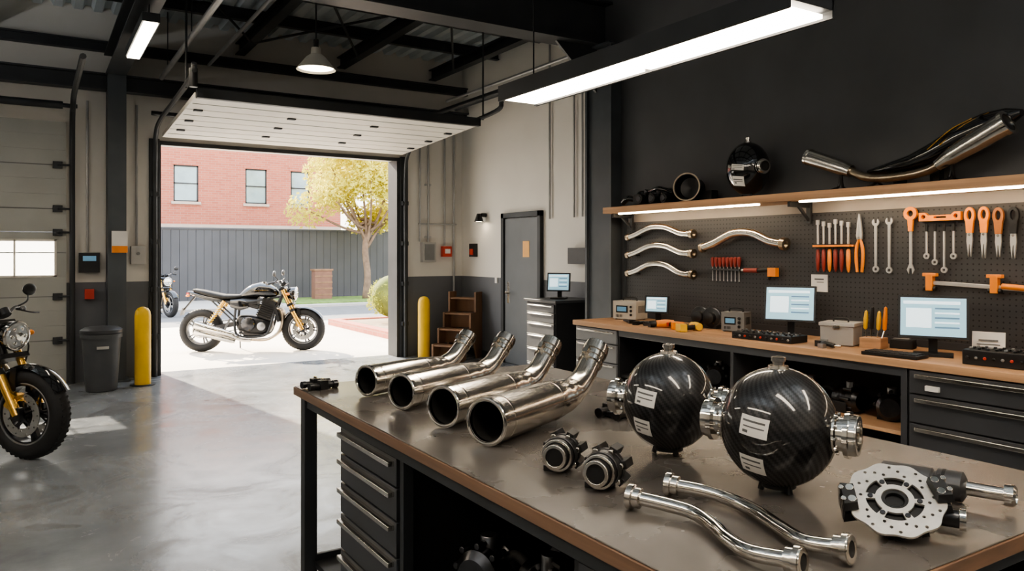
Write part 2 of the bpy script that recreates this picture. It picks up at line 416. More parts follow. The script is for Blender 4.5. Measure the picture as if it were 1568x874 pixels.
# ------------------------------------------------------------------ garage doors
b = B(); z = 0; ph = .52
for i in range(6):
    z0 = i*ph+.004; z1 = min((i+1)*ph-.004, 3.14)
    zw0, zw1 = 1.27, 1.72
    if i == 2:
        b.b2((-3.05, Y1-.06, 1.044), (.34, Y1-.01, zw0), PANEL2); b.b2((-3.05, Y1-.06, zw1), (.34, Y1-.01, 1.80), PANEL2)
        xs = [-3.05, -2.7, -1.85, -1.6, -.75, -.6, .24, .34]
        for k in range(0, 8, 2): b.b2((xs[k], Y1-.06, zw0), (xs[k+1], Y1-.01, zw1), PANEL2)
        for k in (1, 3, 5):
            xa, xb = xs[k], xs[k+1]
            b.b2((xa, Y1-.04, zw0), (xb, Y1-.035, zw1), GLASS)
            for (p, q) in (((xa, zw0), (xb, zw0+.025)), ((xa, zw1-.025), (xb, zw1)), ((xa, zw0), (xa+.025, zw1)), ((xb-.025, zw0), (xb, zw1)), (((xa+xb)/2-.01, zw0), ((xa+xb)/2+.01, zw1))):
                b.b2((p[0], Y1-.07, p[1]), (q[0], Y1-.03, q[1]), PANEL)
    elif i == 3: b.b2((-3.05, Y1-.06, 1.808), (.34, Y1-.01, 2.09), PANEL2)
    else: b.b2((-3.05, Y1-.06, z0), (.34, Y1-.01, z1), PANEL2)
    if i not in (2, 3):
        for zz in (i*ph+.17, i*ph+.35): b.b2((-3.05, Y1-.064, zz), (.34, Y1-.06, zz+.008), PANEL2)
    b.b2((-3.05, Y1-.062, i*ph-.006), (.34, Y1-.05, i*ph+.006), GROOVE)
for z in (.52, 1.04, 1.8, 2.08, 2.6):
    b.box((.25, Y1-.08, z), (.1, .04, .08), STEELFRAME); b.cyl((.25, Y1-.1, z), (.42, Y1-.1, z), .012, STEELFRAME, seg=8)
b.tube([(.4, Y1-.1, 0), (.4, Y1-.1, 1.5), (.4, Y1-.1, 3.0), (.4, Y1-.3, 3.28), (.4, Y1-.7, 3.38), (.4, 8.2, 3.4)], .03, STEELFRAME, seg=8, res=6)
b.cyl((-3, Y1-.15, 3.3), (.45, Y1-.15, 3.3), .025, STEELFRAME)
b.cyl((-3, Y1-.15, 3.3), (.3, Y1-.15, 3.3), .045, STEELFRAME)
b.done('sectional_garage_door', bev=.003)
b = B(); n = 4; ya, yb = 10.42, 8.15
for i in range(n):
    s0 = ya+(yb-ya)*i/n; s1 = ya+(yb-ya)*(i+1)/n; zc = 3.03+.11*(i+.5)/n
    b.box((2.995, (s0+s1)/2, zc), (3.25, abs(s1-s0)-.014, .05), PANEL, rx=-.048)
    if i:
        for x in (1.5, 2.5, 3.5, 4.5): b.box((x, s0, zc-.042), (.09, .06, .025), STEELFRAME)
        b.box((2.995, s0, zc+.0), (3.2, .014, .02), GROOVE)
    b.box((2.995, (s0+s1)/2, zc-.0265), (3.2, .012, .006), PANEL2)
b.b2((1.38, 8.08, 3.1), (4.62, 8.15, 3.2), STEELFRAME)
for x in (1.3, 4.72):
    b.tube([(x, Y1-.08, 0), (x, Y1-.08, 1.5), (x, Y1-.08, 2.7), (x, Y1-.2, 3.05), (x, Y1-.6, 3.16), (x, 9, 3.2), (x, 7.9, 3.26), (x, 7.75, 3.36)], .028, STEELFRAME, seg=8, res=6)
    b.b2((x-.06, Y1-.04, 0), (x+.06, Y1, 3.0), STEELFRAME)
    b.cyl((x, 8.2, 3.2), (x, 8.2, 4.35), .012, STEELFRAME, seg=6)
    for z in (.5, 1.1, 1.7, 2.3): b.box((x, Y1-.06, z), (.1, .05, .06), STEELFRAME)
b.cyl((1.25, Y1-.16, 3.3), (4.75, Y1-.16, 3.3), .028, DSTEEL)
for x in (2.2, 3.8): b.cyl((x-.3, Y1-.16, 3.3), (x+.3, Y1-.16, 3.3), .05, STEELFRAME)
b.cyl((1.3, 7.8, 3.14), (1.3, 7.8, 3.32), .04, BLK)
b.b2((1.33, Y1-.02, 2.93), (4.66, Y1+.02, 2.98), STEELFRAME)
b.done('overhead_garage_door', bev=.003)
b = B()
for x in (1.33, 4.66): b.b2((x-.05, Y1-.015, 0), (x+.05, Y1+.32, 2.98), STEELFRAME)
b.done('trim_1')

b = B()
b.b2((5.66, 8.33, 0), (5.72, 8.40, 2.12), STEELFRAME); b.b2((5.66, 9.26, 0), (5.72, 9.33, 2.12), STEELFRAME); b.b2((5.66, 8.33, 2.05), (5.72, 9.33, 2.12), STEELFRAME)
b.b2((5.685, 8.41, .01), (5.719, 9.25, 2.04), DOORG)
b.b2((5.68, 8.62, 1.5), (5.686, 8.78, 1.72), mat('orange_sign', (.8, .42, .12), .5, noise=.05))
b.cyl((5.69, 9.16, 1.0), (5.63, 9.16, 1.0), .02, CHROME, seg=12); b.cyl((5.635, 9.16, 1.0), (5.635, 9.04, 1.0), .011, CHROME, seg=10)
b.b2((5.68, 9.13, .85), (5.686, 9.19, 1.15), STEEL)
b.done('door_1', bev=.003)
b = B(); b.b2((5.69, 9.33, 0), (5.72, 10.6, .1), STEELFRAME); b.b2((5.69, 6.3, 0), (5.72, 8.33, .1), STEELFRAME); b.done('baseboard_right')
b = B(); b.cyl((5.72, 9.85, 2.12), (5.64, 9.85, 2.12), .03, BLK); b.lathe([(0, .03), (.12, .07), (.12, .065), (.02, .025)], (5.6, 9.85, 2.14), (0, 0, -1), BLK)
b.cyl((5.6, 9.85, 2.03), (5.6, 9.85, 2.022), .05, LAMP2); b.done('wall_lamp')
b = B(); b.b2((5.66, 10.1, 1.5), (5.72, 10.26, 1.7), BLK); b.b2((5.65, 10.13, 1.53), (5.66, 10.23, 1.62), RED); b.done('fire_alarm_box')
b = B(); b.b2((5.35, 10.52, 1.5), (5.5, 10.6, 1.66), RED); b.b2((5.38, 10.51, 1.55), (5.47, 10.52, 1.62), WHITE); b.done('fire_alarm_call_point')
b = B(); b.b2((5.0, 10.5, 1.42), (5.22, 10.6, 1.72), LGREY); b.b2((5.03, 10.49, 1.45), (5.19, 10.5, 1.69), MGREY); b.done('electrical_box')
b = B(); b.b2((.47, 10.5, 1.32), (.69, 10.6, 1.56), BLK); b.b2((.51, 10.49, 1.46), (.65, 10.5, 1.52), SCRD); b.b2((.53, 10.5, 1.0), (.63, 10.6, 1.12), RED); b.done('door_opener_control')
b = B(); b.b2((.80, 10.27, 1.56), (.97, 10.3, 1.82), WHITE); b.b2((.80, 10.265, 1.56), (.97, 10.27, 1.64), ORANGE); b.done('wall_sign')
b = B(); b.b2((1.03, 10.5, 1.42), (1.19, 10.6, 1.64), LGREY); b.cyl((1.11, 10.5, 1.55), (1.11, 10.48, 1.55), .02, MGREY, seg=12); b.done('junction_box')
b = B(); b.b2((5.62, 7.3, 1.42), (5.72, 7.66, 1.62), BLK); b.b2((5.64, 7.0, 1.5), (5.72, 7.22, 1.86), BLK); b.b2((5.63, 7.02, 1.54), (5.64, 7.2, 1.82), CABI); b.done('wall_control_panel')
b = B(); b.b2((5.7, 9.5, 1.12), (5.72, 9.56, 1.2), WHITE); b.done('light_switch')

# ------------------------------------------------------------------ lamps
b = B()
b.b2((2.72, 2.12, 2.63), (3.02, 4.5, 2.70), STEELFRAME)
b.b2((2.71, 2.12, 2.595), (2.73, 4.5, 2.70), STEELFRAME); b.b2((3.01, 2.12, 2.595), (3.03, 4.5, 2.70), STEELFRAME)
b.b2((2.745, 2.16, 2.602), (2.995, 3.28, 2.62), LAMP); b.b2((2.745, 3.33, 2.602), (2.995, 4.47, 2.62), LAMP)
for y in (2.3, 4.3): b.cyl((2.87, y, 2.70), (2.87, y, 4.28), .006, BLK, seg=6); b.box((2.87, y, 2.715), (.05, .05, .03), BLK)
b.done('linear_pendant_light')
def strip(x, ya, yb, z, w=.16, up=True, top=4.3):
    b = B(); b.b2((x-w/2, ya, z+.012), (x+w/2, yb, z+.09), STEELFRAME); b.b2((x-w/2+.015, ya+.02, z), (x+w/2-.015, yb-.02, z+.012), LAMP)
    if up: b.b2((x-w/2+.02, ya+.05, z+.09), (x+w/2-.02, yb-.05, z+.096), UPFILL)
    for y in (ya+.15, yb-.15): b.cyl((x, y, z+.09), (x, y, top), .006, BLK, seg=6)
    b.done('linear_pendant_light')
strip(.85, 7.1, 8.5, 3.5, .14, False, 3.7)
strip(-1.8, 5.5, 8.5, 3.1, .25); strip(.9, -1.6, .9, 3.3, .3); strip(3.0, -2.2, .4, 3.3, .3); strip(-1.6, 0, 3.4, 3.1, .3)  # unseen fixtures, added to fill the interior with light
b = B()
b.lathe([(.0, .02), (.0, .045), (.06, .05), (.09, .09), (.2, .18), (.21, .185), (.2, .175), (.1, .085)], (2.3, 7.2, 3.52), (0, 0, -1), mat('lamp_enamel', (.5, .48, .43), .4, noise=.05))
b.cyl((2.3, 7.2, 3.335), (2.3, 7.2, 3.33), .165, mat('bulb_glow', (1, 1, 1), .5, es=12, ecol=(1, .85, .6), noise=.001))
b.cyl((2.3, 7.2, 3.5), (2.3, 7.2, 4.45), .008, BLK, seg=8); b.cyl((2.3, 7.2, 3.5), (2.3, 7.2, 3.6), .025, BLK)
b.done('pendant_lamp')

# ------------------------------------------------------------------ bollards, bin, stool
for (x, y) in ((1.1, 9.95), (4.87, 10.2)):
    b = B(); b.lathe([(0, .088), (.82, .088), (.87, .08), (.905, .055), (.92, .02), (.922, 0)], (0, 0, 0), (0, 0, 1), YEL); b.cyl((0, 0, 0), (0, 0, .012), .14, STEELFRAME); b.done('bollard', (x, y, 0))
b = B()
b.lathe([(0, .15), (.01, .16), (.6, .2), (.6, .215), (.64, .215), (.66, .2)], (0, 0, 0), (0, 0, 1), mat('grey_bin', (.07, .073, .078), .5, noise=.1), seg=32)
b.lathe([(.655, .218), (.69, .218), (.72, .17), (.73, 0)], (0, 0, 0), (0, 0, 1), mat('bin_lid', (.045, .046, .05), .45, noise=.1), seg=32)
b.box((0, -.19, .5), (.12, .03, .03), LGREY); b.done('trash_bin', (.66, 9.8, 0))
b = B()
for i in range(4):
    z = .22*(i+1); y = -.3+.16*i
    b.box((0, y+.09, z), (.44, .2, .025), WOODD)
    b.box((0, y+.185, z-.11), (.44, .02, .2), WOODD)
for x in (-.22, .22):
    b.plate([[(-.32, 0), (-.32, .24), (-.16, .24), (-.16, .46), (0, .46), (0, .68), (.16, .68), (.16, .98), (.36, .98), (.36, 0), (.2, 0), (.1, .3), (-.1, .15), (-.2, 0)]], .03, WOODD, Mx((x, 0, 0), (0, 1, 0), (0, 0, 1), (1, 0, 0)))
b.done('wooden_step_stool', (5.27, 9.93, 0), rz=-1.0, bev=.004)

# ------------------------------------------------------------------ outdoors
CONC = mat('sunlit_concrete', (.70, .63, .54), .8, noise=.08, nscale=1.2, bump=.1)
ASPH = mat('asphalt', (.17, .172, .175), .85, noise=.15, nscale=4)
b = B(); b.b2((-30, 10.9, -.1), (40, 17.3, 0), CONC); b.done('parking_lot_ground')
b = B(); b.b2((-30, 17.3, -.12), (40, 22, -.02), ASPH); b.done('street_ground')
b = B(); b.b2((-30, 22, -.1), (40, 60, .04), mat('sidewalk', (.42, .40, .37), .85, noise=.1, nscale=1)); b.b2((6.5, 22.6, .04), (16, 25.5, .07), mat('grass', (.14, .22, .05), .9, noise=.4, nscale=8)); b.done('sidewalk_ground')
FEN = mat('fence_dark_grey', (.07, .072, .08), .7, noise=.12, nscale=1)
b = B(); x = -12
while x < 22: b.b2((x, 26, .04), (x+.235, 26.04, 2.33), FEN); x += .245
b.b2((-12, 26.04, .04), (22, 26.1, 2.3), FEN); b.b2((-12, 25.97, 2.33), (22, 26.12, 2.38), FEN); b.done('fence')
b = B(); XB = 10.6
wins = [(1.9, .95), (4.75, .85), (7.25, .8), (8.95, .75)]
b.b2((-8, 30.12, 0), (XB, 36, 6.1), BRICK)
xs = -8
for (wx, ww) in wins:
    b.b2((xs, 30, 0), (wx-ww/2, 30.12, 6.1), BRICK); b.b2((wx-ww/2, 30, 0), (wx+ww/2, 30.12, 3.45), BRICK); b.b2((wx-ww/2, 30, 4.78), (wx+ww/2, 30.12, 6.1), BRICK); xs = wx+ww/2
b.b2((xs, 30, 0), (XB, 30.12, 6.1), BRICK)
STONE = mat('stone_trim', (.5, .42, .36), .8, noise=.08)
for (wx, ww) in wins:
    b.b2((wx-ww/2-.08, 29.93, 3.35), (wx+ww/2+.08, 30.02, 3.45), STONE)
    b.b2((wx-ww/2-.06, 29.98, 4.78), (wx+ww/2+.06, 30.01, 4.92), BRICK)
    b.b2((wx-ww/2, 30.06, 3.45), (wx+ww/2, 30.08, 4.78), mat('window_pane_blue', (.3, .42, .46), .1, 0, coat=1, noise=.2, nscale=1.5))
    for (p, q) in (((-ww/2, 3.45), (ww/2, 3.5)), ((-ww/2, 4.73), (ww/2, 4.78)), ((-ww/2, 3.45), (-ww/2+.05, 4.78)), ((ww/2-.05, 3.45), (ww/2, 4.78)), ((-ww/2, 4.1), (ww/2, 4.14))):
        b.b2((wx+p[0], 30.03, p[1]), (wx+q[0], 30.08, q[1]), STEELFRAME)
b.b2((-8, 29.96, 2.42), (XB, 30.02, 2.62), STONE); b.b2((-8, 29.94, 6.1), (XB+.06, 36, 6.2), STONE)
b.done('brick_building')

def leaves(b, centers, n, size, m):
    vs = []; fs = []
    for _ in range(n):
        c, r = random.choice(centers)
        d = Vector((random.gauss(0, 1), random.gauss(0, 1), random.gauss(0, 1))).normalized()*r*(random.random()**.35)
        p = Vector(c)+Vector((d.x, d.y, d.z*.8))
        u = Vector((random.gauss(0, 1), random.gauss(0, 1), random.gauss(0, 1))).normalized(); w = u.orthogonal().normalized()
        s = size*random.uniform(.6, 1.3); o = len(vs)
        vs += [p-u*s, p+w*s*.5, p+u*s, p-w*s*.5]; fs.append((o, o+1, o+2, o+3))
    b.add(vs, fs, m)
LEAF = leaf_mat('yellow_green_leaves', (.85, .72, .17), (.6, .6, .15)); LEAF2 = leaf_mat('bush_leaves', (.55, .52, .09), (.32, .38, .09))
BARK = mat('bark', (.2, .14, .10), .9, noise=.3, nscale=6, bump=.4)
b = B(); b.tube([(0, 0, 0), (.05, 0, .8), (-.03, 0, 1.6), (.05, 0, 2.4)], [.13, .11, .10, .09], BARK)
cs = []
for i in range(20):
    a = i*2.4; r = random.uniform(.7, 2.1); z = random.uniform(2.45, 5.0); e = (r*math.cos(a)-.1, r*math.sin(a)*.8, z)
    b.tube([(.03, 0, 1.7+.05*i), (r*.4*math.cos(a), r*.4*math.sin(a), 2.2+.3*(z-2.4)), e], [.06, .04, .015], BARK, seg=7)
    cs.append((e, random.uniform(.55, .9)))
for i in range(8): cs.append(((random.uniform(-1.1, .9), random.uniform(-.9, .9), random.uniform(3, 5.3)), .7))
leaves(b, cs, 13000, .085, LEAF); b.done('tree', (9.35, 24.0, .05), sharp=0)
b = B(); cs = [((random.uniform(-.4, .4), random.uniform(-.4, .4), random.uniform(.3, .85)), .34) for _ in range(9)]
b.tube([(0, 0, 0), (0, .02, .5)], .04, BARK); b.ell((0, 0, .55), (.45, .45, .45), mat('bush_core', (.12, .14, .03), .9, noise=.3)); leaves(b, cs, 4500, .035, LEAF2); b.done('round_bush', (6.45, 15.0, .1), sharp=0)
b = B(); b.b2((5.44, 12.4, 0), (5.66, 16.0, .13), BRICK); b.b2((5.66, 12.4, 0), (9, 12.62, .13), BRICK); b.b2((5.66, 12.62, 0), (9, 16, .1), mat('planter_soil', (.3, .22, .14), .9, noise=.3, nscale=5)); b.b2((5.44, 16.0, 0), (9, 16.2, .13), BRICK); b.done('brick_planter_bed')
b = B(); b.b2((-.28, -.2, 0), (.28, .2, .95), mat('brown_box', (.2, .1, .07), .7, noise=.15))
for z in (.15, .35, .55, .75): b.b2((-.29, -.21, z), (.29, -.2, z+.04), WOODD)
b.b2((-.31, -.23, .95), (.31, .23, 1.0), WOODD); b.done('utility_box', (8.05, 24.6, .04))

# ------------------------------------------------------------------ motorcycle
def wheel(b, cx, cz, front, R=.32):
    c = (cx, 0, cz); Yv = (0, 1, 0); tw = .066 if front else .085
    b.torus(c, Yv, R-.062, .062, RUB, seg=48, ts=14, sw=tw/.062)
    for k in range(48):
        a = 2*pi*k/48
        for sgn in (-1, 1):
            M = Matrix.Translation(c) @ Matrix.Rotation(a, 4, 'Y') @ Matrix.Translation((R-.006, sgn*.022, 0))
            b.add([(-.004,-.014,-.012),(.003,-.014,-.012),(.003,.014,-.004),(-.004,.014,-.004),(-.004,-.014,.004),(.003,-.014,.004),(.003,.014,.012),(-.004,.014,.012)], [(0,3,2,1),(4,5,6,7),(0,1,5,4),(1,2,6,5),(2,3,7,6),(3,0,4,7)], RUB, M)
    b.ring(c, Yv, R-.105, R-.125, .09, DSTEEL, seg=48); b.torus((cx, .045, cz), Yv, R-.108, .007, ALU, seg=48, ts=8); b.torus((cx, -.045, cz), Yv, R-.108, .007, ALU, seg=48, ts=8)
    b.cyl((cx, -.07, cz), (cx, .07, cz), .035, DSTEEL); b.cyl((cx, -.1, cz), (cx, .1, cz), .014, CHROME)
    for k in range(10):
        a = 2*pi*(k//2)/5+(.13 if k % 2 else -.13)
        a0 = 2*pi*(k//2)/5
        b.bar((cx+.03*math.cos(a0), 0, cz+.03*math.sin(a0)), (cx+(R-.12)*math.cos(a), 0, cz+(R-.12)*math.sin(a)), .03, .016, DSTEEL)
    r = .155 if front else .11
    holes = [circ(0, 0, r, 40), circ(0, 0, r*.62, 30)]
    for k in range(20):
        a = 2*pi*k/20; q = r*(.72 if k % 2 else .88); holes.append(circ(q*math.cos(a), q*math.sin(a), .006, 8))
    for y in ((-.068, .068) if front else (-.09,)):
        b.plate(holes, .005, STEEL, Mx((cx, y, cz), (1, 0, 0), (0, 0, 1), (0, -1, 0)))
        for k in range(6):
            a = 2*pi*k/6; b.bar((cx+.03*math.cos(a), y, cz+.03*math.sin(a)), (cx+r*.66*math.cos(a+.3), y, cz+r*.66*math.sin(a+.3)), .006, .014, DSTEEL)

def motorcycle(name, loc, rz, s=1, tank=BLKG, stripe=GOLD):
    b = B()
    wheel(b, -.72, .32, False); wheel(b, .76, .32, True)
    for y in (-.1, .1):
        b.cyl((.76, y, .32), (.60, y, .62), .032, GOLD); b.cyl((.60, y, .62), (.46, y, .93), .026, GOLD)
        b.cyl((.615, y, .59), (.595, y, .63), .036, BLK)
        b.box((.765, y, .33), (.06, .035, .09), DSTEEL); b.box((.70, y*.85, .42), (.05, .05, .11), BLK if y > 0 else GOLD, ry=.5)
        sg = 1 if y > 0 else -1
        b.cyl((.37, sg*.27, 1.03), (.30, sg*.38, 1.015), .018, RUB); b.cyl((.30, sg*.38, 1.015), (.295, sg*.39, 1.014), .02, DSTEEL)
        b.tube([(.39, sg*.24, 1.04), (.43, sg*.29, 1.08), (.40, sg*.33, 1.13)], .007, BLK, seg=8)
        b.ell((.40, sg*.345, 1.165), (.018, .06, .045), BLK); b.ell((.386, sg*.345, 1.165), (.008, .052, .038), CHROME)
        b.tube([(.40, sg*.22, 1.03), (.47, sg*.28, 1.0), (.46, sg*.37, .99)], .006, DSTEEL, seg=6)
        b.cyl((.56, sg*.11, .86), (.56, sg*.19, .86), .008, BLK, seg=8); b.ell((.56, sg*.2, .86), (.03, .02, .02), ORANGE, seg=12, n=8)
        b.cyl((-.86, sg*.05, .84), (-.88, sg*.14, .84), .007, BLK, seg=8); b.ell((-.88, sg*.15, .84), (.03, .02, .018), ORANGE, seg=12, n=8)
    b.tube([(.34, .33, 1.02), (.40, .22, 1.04), (.45, .08, .98), (.45, -.08, .98), (.40, -.22, 1.04), (.34, -.33, 1.02)], .012, DSTEEL)
    b.box((.46, 0, .93), (.09, .26, .03), DSTEEL, ry=-.45); b.box((.58, 0, .70), (.09, .26, .035), DSTEEL, ry=-.45)
    b.cyl((.43, 0, .95), (.55, 0, .68), .03, STEELFRAME)
    b.cyl((.5, .05, .99), (.47, .05, 1.03), .04, BLK); b.cyl((.5, -.05, .99), (.47, -.05, 1.03), .04, BLK)
    b.lathe([(-.09, .0), (-.085, .05), (-.04, .09), (.02, .1), (.045, .1)], (.6, 0, .86), (1, 0, -.1), BLKG)
    b.torus((.648, 0, .855), (1, 0, -.1), .098, .01, CHROME, seg=32, ts=8)
    b.lathe([(.04, .094), (.06, .075), (.075, .0)], (.6, 0, .86), (1, 0, -.1), LENS); b.lathe([(.062, .03), (.08, .028), (.082, 0)], (.6, 0, .86), (1, 0, -.1), CHROME)
    for k in range(6):
        a = k*pi/3; b.ell((.665, .055*math.cos(a), .853+.055*math.sin(a)), (.006, .014, .014), CHROME, seg=10, n=6)
    vs = []; fs = []; n = 18
    for i in range(n+1):
        a = math.radians(30+125*i/n)
        for j in range(7):
            t = (j-3)/3; rr = .345-.025*t*t
            vs.append((.76+rr*math.cos(a), .068*t, .32+rr*math.sin(a)))
    for i in range(n):
        for j in range(6): fs.append((i*7+j, i*7+j+1, (i+1)*7+j+1, (i+1)*7+j))
    b.add(vs, fs, BLKG)
    for y in (-.07, .07): b.bar((.68, y, .45), (.70, y, .64), .012, .05, BLK)
    b.loft([(.40, 0, .86, .04, .03), (.36, 0, .88, .09, .07), (.28, 0, .90, .135, .10), (.14, 0, .915, .155, .115), (.02, 0, .90, .14, .105), (-.08, 0, .865, .11, .08), (-.15, 0, .83, .08, .045), (-.18, 0, .82, .05, .02)], tank, seg=28)
    b.loft([(.26, 0, .912, .139, .006), (.18, 0, .916, .157, .008), (.06, 0, .908, .152, .006)], stripe, seg=24)
    b.cyl((.18, 0, 1.02), (.18, 0, 1.038), .035, CHROME)
    b.loft([(-.10, 0, .825, .07, .03), (-.2, 0, .815, .12, .035), (-.38, 0, .815, .14, .04), (-.52, 0, .84, .13, .045), (-.68, 0, .88, .115, .04), (-.80, 0, .91, .08, .03), (-.84, 0, .92, .04, .012)], SEATM, seg=24)
    b.loft([(-.30, 0, .76, .10, .03), (-.5, 0, .785, .115, .04), (-.7, 0, .83, .10, .04), (-.86, 0, .875, .07, .03), (-.92, 0, .89, .03, .015)], BLKG, seg=24)
    b.box((-.91, 0, .865), (.03, .12, .035), TAILRED)
    b.bar((-.80, 0, .84), (-.98, 0, .62), .05, .02, BLK); b.box((-.99, 0, .6), (.012, .18, .12), MGREY, ry=.35)
    b.loft([(.1, 0, .74, .14, .06), (-.1, 0, .72, .15, .09), (-.26, 0, .72, .12, .08), (-.34, 0, .75, .08, .04)], BLK, seg=16)
    for sg in (-1, 1): b.loft([(-.02, sg*.13, .70, .03, .05), (-.14, sg*.14, .70, .03, .085), (-.28, sg*.12, .72, .03, .055)], BLKG, seg=14)
    for sg in (-1, 1):
        b.tube([(.46, sg*.03, .86), (.36, sg*.12, .62), (.30, sg*.15, .38), (.2, sg*.14, .24), (-.15, sg*.14, .24), (-.22, sg*.13, .42), (-.2, sg*.12, .7)], .018, STEELFRAME, seg=10)
        b.tube([(.45, sg*.04, .82), (.1, sg*.14, .76), (-.2, sg*.12, .74), (-.55, sg*.1, .77), (-.8, sg*.06, .84)], .016, STEELFRAME, seg=10)
        b.cyl((-.22, sg*.12, .44), (-.55, sg*.1, .76), .012, STEELFRAME, seg=8)
        b.bar((-.18, sg*.11, .42), (-.74, sg*.12, .32), .03, .06, DSTEEL)
        b.cyl((-.72, sg*.14, .32), (-.72, sg*.15, .32), .03, DSTEEL)
        p0 = Vector((-.36, sg*.15, .76)); p1 = Vector((-.62, sg*.15, .38)); d = (p1-p0).normalized()
        b.cyl(p0, p1, .014, CHROME, seg=10); b.cyl(p0, p0+d*.1, .028, GOLD)
        pts = [tuple(p0+d*(.09+.3*i/72)+.03*(math.cos(i*2*pi/9)*Vector((0, 1, 0))+math.sin(i*2*pi/9)*d.cross(Vector((0, 1, 0))))) for i in range(73)]
        b.tube(pts, .007, YEL, seg=6, res=1)
        b.cyl((-.12, sg*.14, .3), (-.12, sg*.26, .3), .012, RUB, seg=10)
    b.tube([(-.12, -.18, .28), (-.2, -.2, .26)], .006, DSTEEL, seg=6)
    b.box((.385, 0, .58), (.04, .3, .28), BLK, ry=-.25)
    for k in range(9): b.box((.41-.007*(4-k), 0, .46+.03*k), (.01, .27, .006), DSTEEL, ry=-.25)
    b.loft([(-.2, 0, .42, .08, .08), (-.16, 0, .42, .13, .12), (.0, 0, .40, .15, .14), (.18, 0, .38, .15, .13), (.27, 0, .38, .12, .1), (.31, 0, .4, .07, .05)], BLK, seg=20, e=4)
    b.box((.05, 0, .26), (.3, .22, .08), DSTEEL)
    for k in range(7): b.box((.2+.012*k, 0, .52+.03*k), (.23, .31, .014), DSTEEL, ry=.35)
    b.box((.23, 0, .6), (.19, .27, .22), BLK, ry=.35); b.box((.28, 0, .74), (.2, .29, .07), DSTEEL, ry=.35)
    for sg in (-1, 1):
        b.lathe([(0, .105), (.03, .1), (.045, .08), (.05, 0)], (-.02, sg*.145, .42), (0, sg, 0), DSTEEL); b.lathe([(0, .065), (.025, .06), (.035, .04), (.037, 0)], (.17, sg*.145, .38), (0, sg, 0), ALU)
        for k in range(6): b.cyl((-.02+.09*math.cos(k), sg*.15, .42+.09*math.sin(k)), (-.02+.09*math.cos(k), sg*.185, .42+.09*math.sin(k)), .008, CHROME, seg=8)
        b.cyl((.12, sg*.1, .66), (-.02, sg*.1, .7), .035, BLK)
    for y in (-.03, -.11, .05, .11):
        b.tube([(.32, y, .66), (.44, y, .60), (.46, y, .44), (.40, y-.01, .28), (.24, y*.5-.07, .18), (.0, -.13, .18)], .02, BRASS, seg=10)
    b.tube([(.02, -.14, .18), (-.12, -.17, .2), (-.25, -.2, .26)], .036, STEEL, seg=14)
    for dy, dz in ((0, 0), (.015, -.09)):
        b.tube([(-.2, -.19+dy, .25+dz), (-.28, -.2+dy, .28+dz), (-.5, -.215+dy, .345+dz), (-.76, -.23+dy, .42+dz)], [.03, .042, .052, .06], CHROME, seg=18)
        b.cyl((-.76, -.23+dy, .42+dz), (-.775, -.231+dy, .424+dz), .045, BLK)
    b.bar((-.35, -.17, .34), (-.28, -.13, .5), .008, .03, ALU)
    b.tube([(-.18, .12, .3), (-.22, .22, .14), (-.24, .32, .008)], .01, STEELFRAME, seg=8, res=3)
    b.torus((-.72, .085, .32), (0, 1, 0), .1, .01, DSTEEL, ts=6); b.bar((-.72, .085, .42), (-.1, .1, .48), .012, .012, DSTEEL); b.bar((-.72, .085, .22), (-.1, .1, .34), .012, .012, DSTEEL)
    b.tube([(.5, -.05, .93), (.62, -.12, .78), (.64, -.11, .55), (.70, -.09, .44)], .006, BLK, seg=6)
    b.tube([(.5, .05, .93), (.62, .12, .8), (.6, .11, .6), (.70, .09, .44)], .006, BLK, seg=6)
    return b.done(name, loc, rz, sc_=s)
motorcycle('motorcycle', (2.955, 12.51, 0), math.radians(-25.7), 1.06)
motorcycle('motorcycle', (-.59, 7.42, 0), math.radians(-46), 1.08)
motorcycle('motorcycle', (2.60, 21.1, -.02), math.radians(-70), 1.02, tank=mat('blue_paint', (.08, .14, .2), .25, coat=1, noise=.05))

# ------------------------------------------------------------------ main workbench
ZT = .92
b = B()
b.b2((1.05, .845, ZT-.04), (2.44, 3.63, ZT-.004), WEDGE); b.b2((1.054, .849, ZT-.004), (2.436, 3.626, ZT), TOP)
for x in (1.1, 2.36):
    for y in (.9, 3.55): b.b2((x-.03, y-.03, 0), (x+.03, y+.03, ZT-.04), STEELFRAME)
b.b2((1.08, .88, ZT-.09), (2.4, 3.58, ZT-.04), STEELFRAME); b.b2((1.12, .9, .08), (2.36, 3.58, .11), CABI)
b.b2((1.12, 3.52, .08), (2.36, 3.54, .14), STEELFRAME)
b.b2((1.12, 2.5, .05), (2.0, 3.12, ZT-.09), CABI)
hs = [.11, .12, .13, .15, .2]; z = ZT-.1
for h in hs:
    b.b2((1.095, 2.52, z-h+.008), (1.12, 3.10, z), CAB); b.b2((1.07, 2.54, z-.032), (1.096, 3.08, z-.014), STEEL); z -= h
b.b2((1.12, 1.47, .05), (1.14, 1.5, ZT-.09), CABI); b.b2((2.3, .9, .1), (2.34, 3.58, ZT-.09), CABI)
b.b2((1.12, 1.5, .36), (2.3, 2.5, .385), CABI)
b.b2((1.1, 2.47, .05), (1.14, 2.5, ZT-.09), STEELFRAME)
b.b2((1.12, .95, .05), (2.0, 1.47, ZT-.09), CABI); z = ZT-.1
for h in (.2, .25, .28): b.b2((1.095, .97, z-h+.008), (1.12, 1.45, z), CAB); b.b2((1.07, 1.0, z-.035), (1.096, 1.42, z-.012), STEEL); z -= h
b.done('workbench', bev=.003)

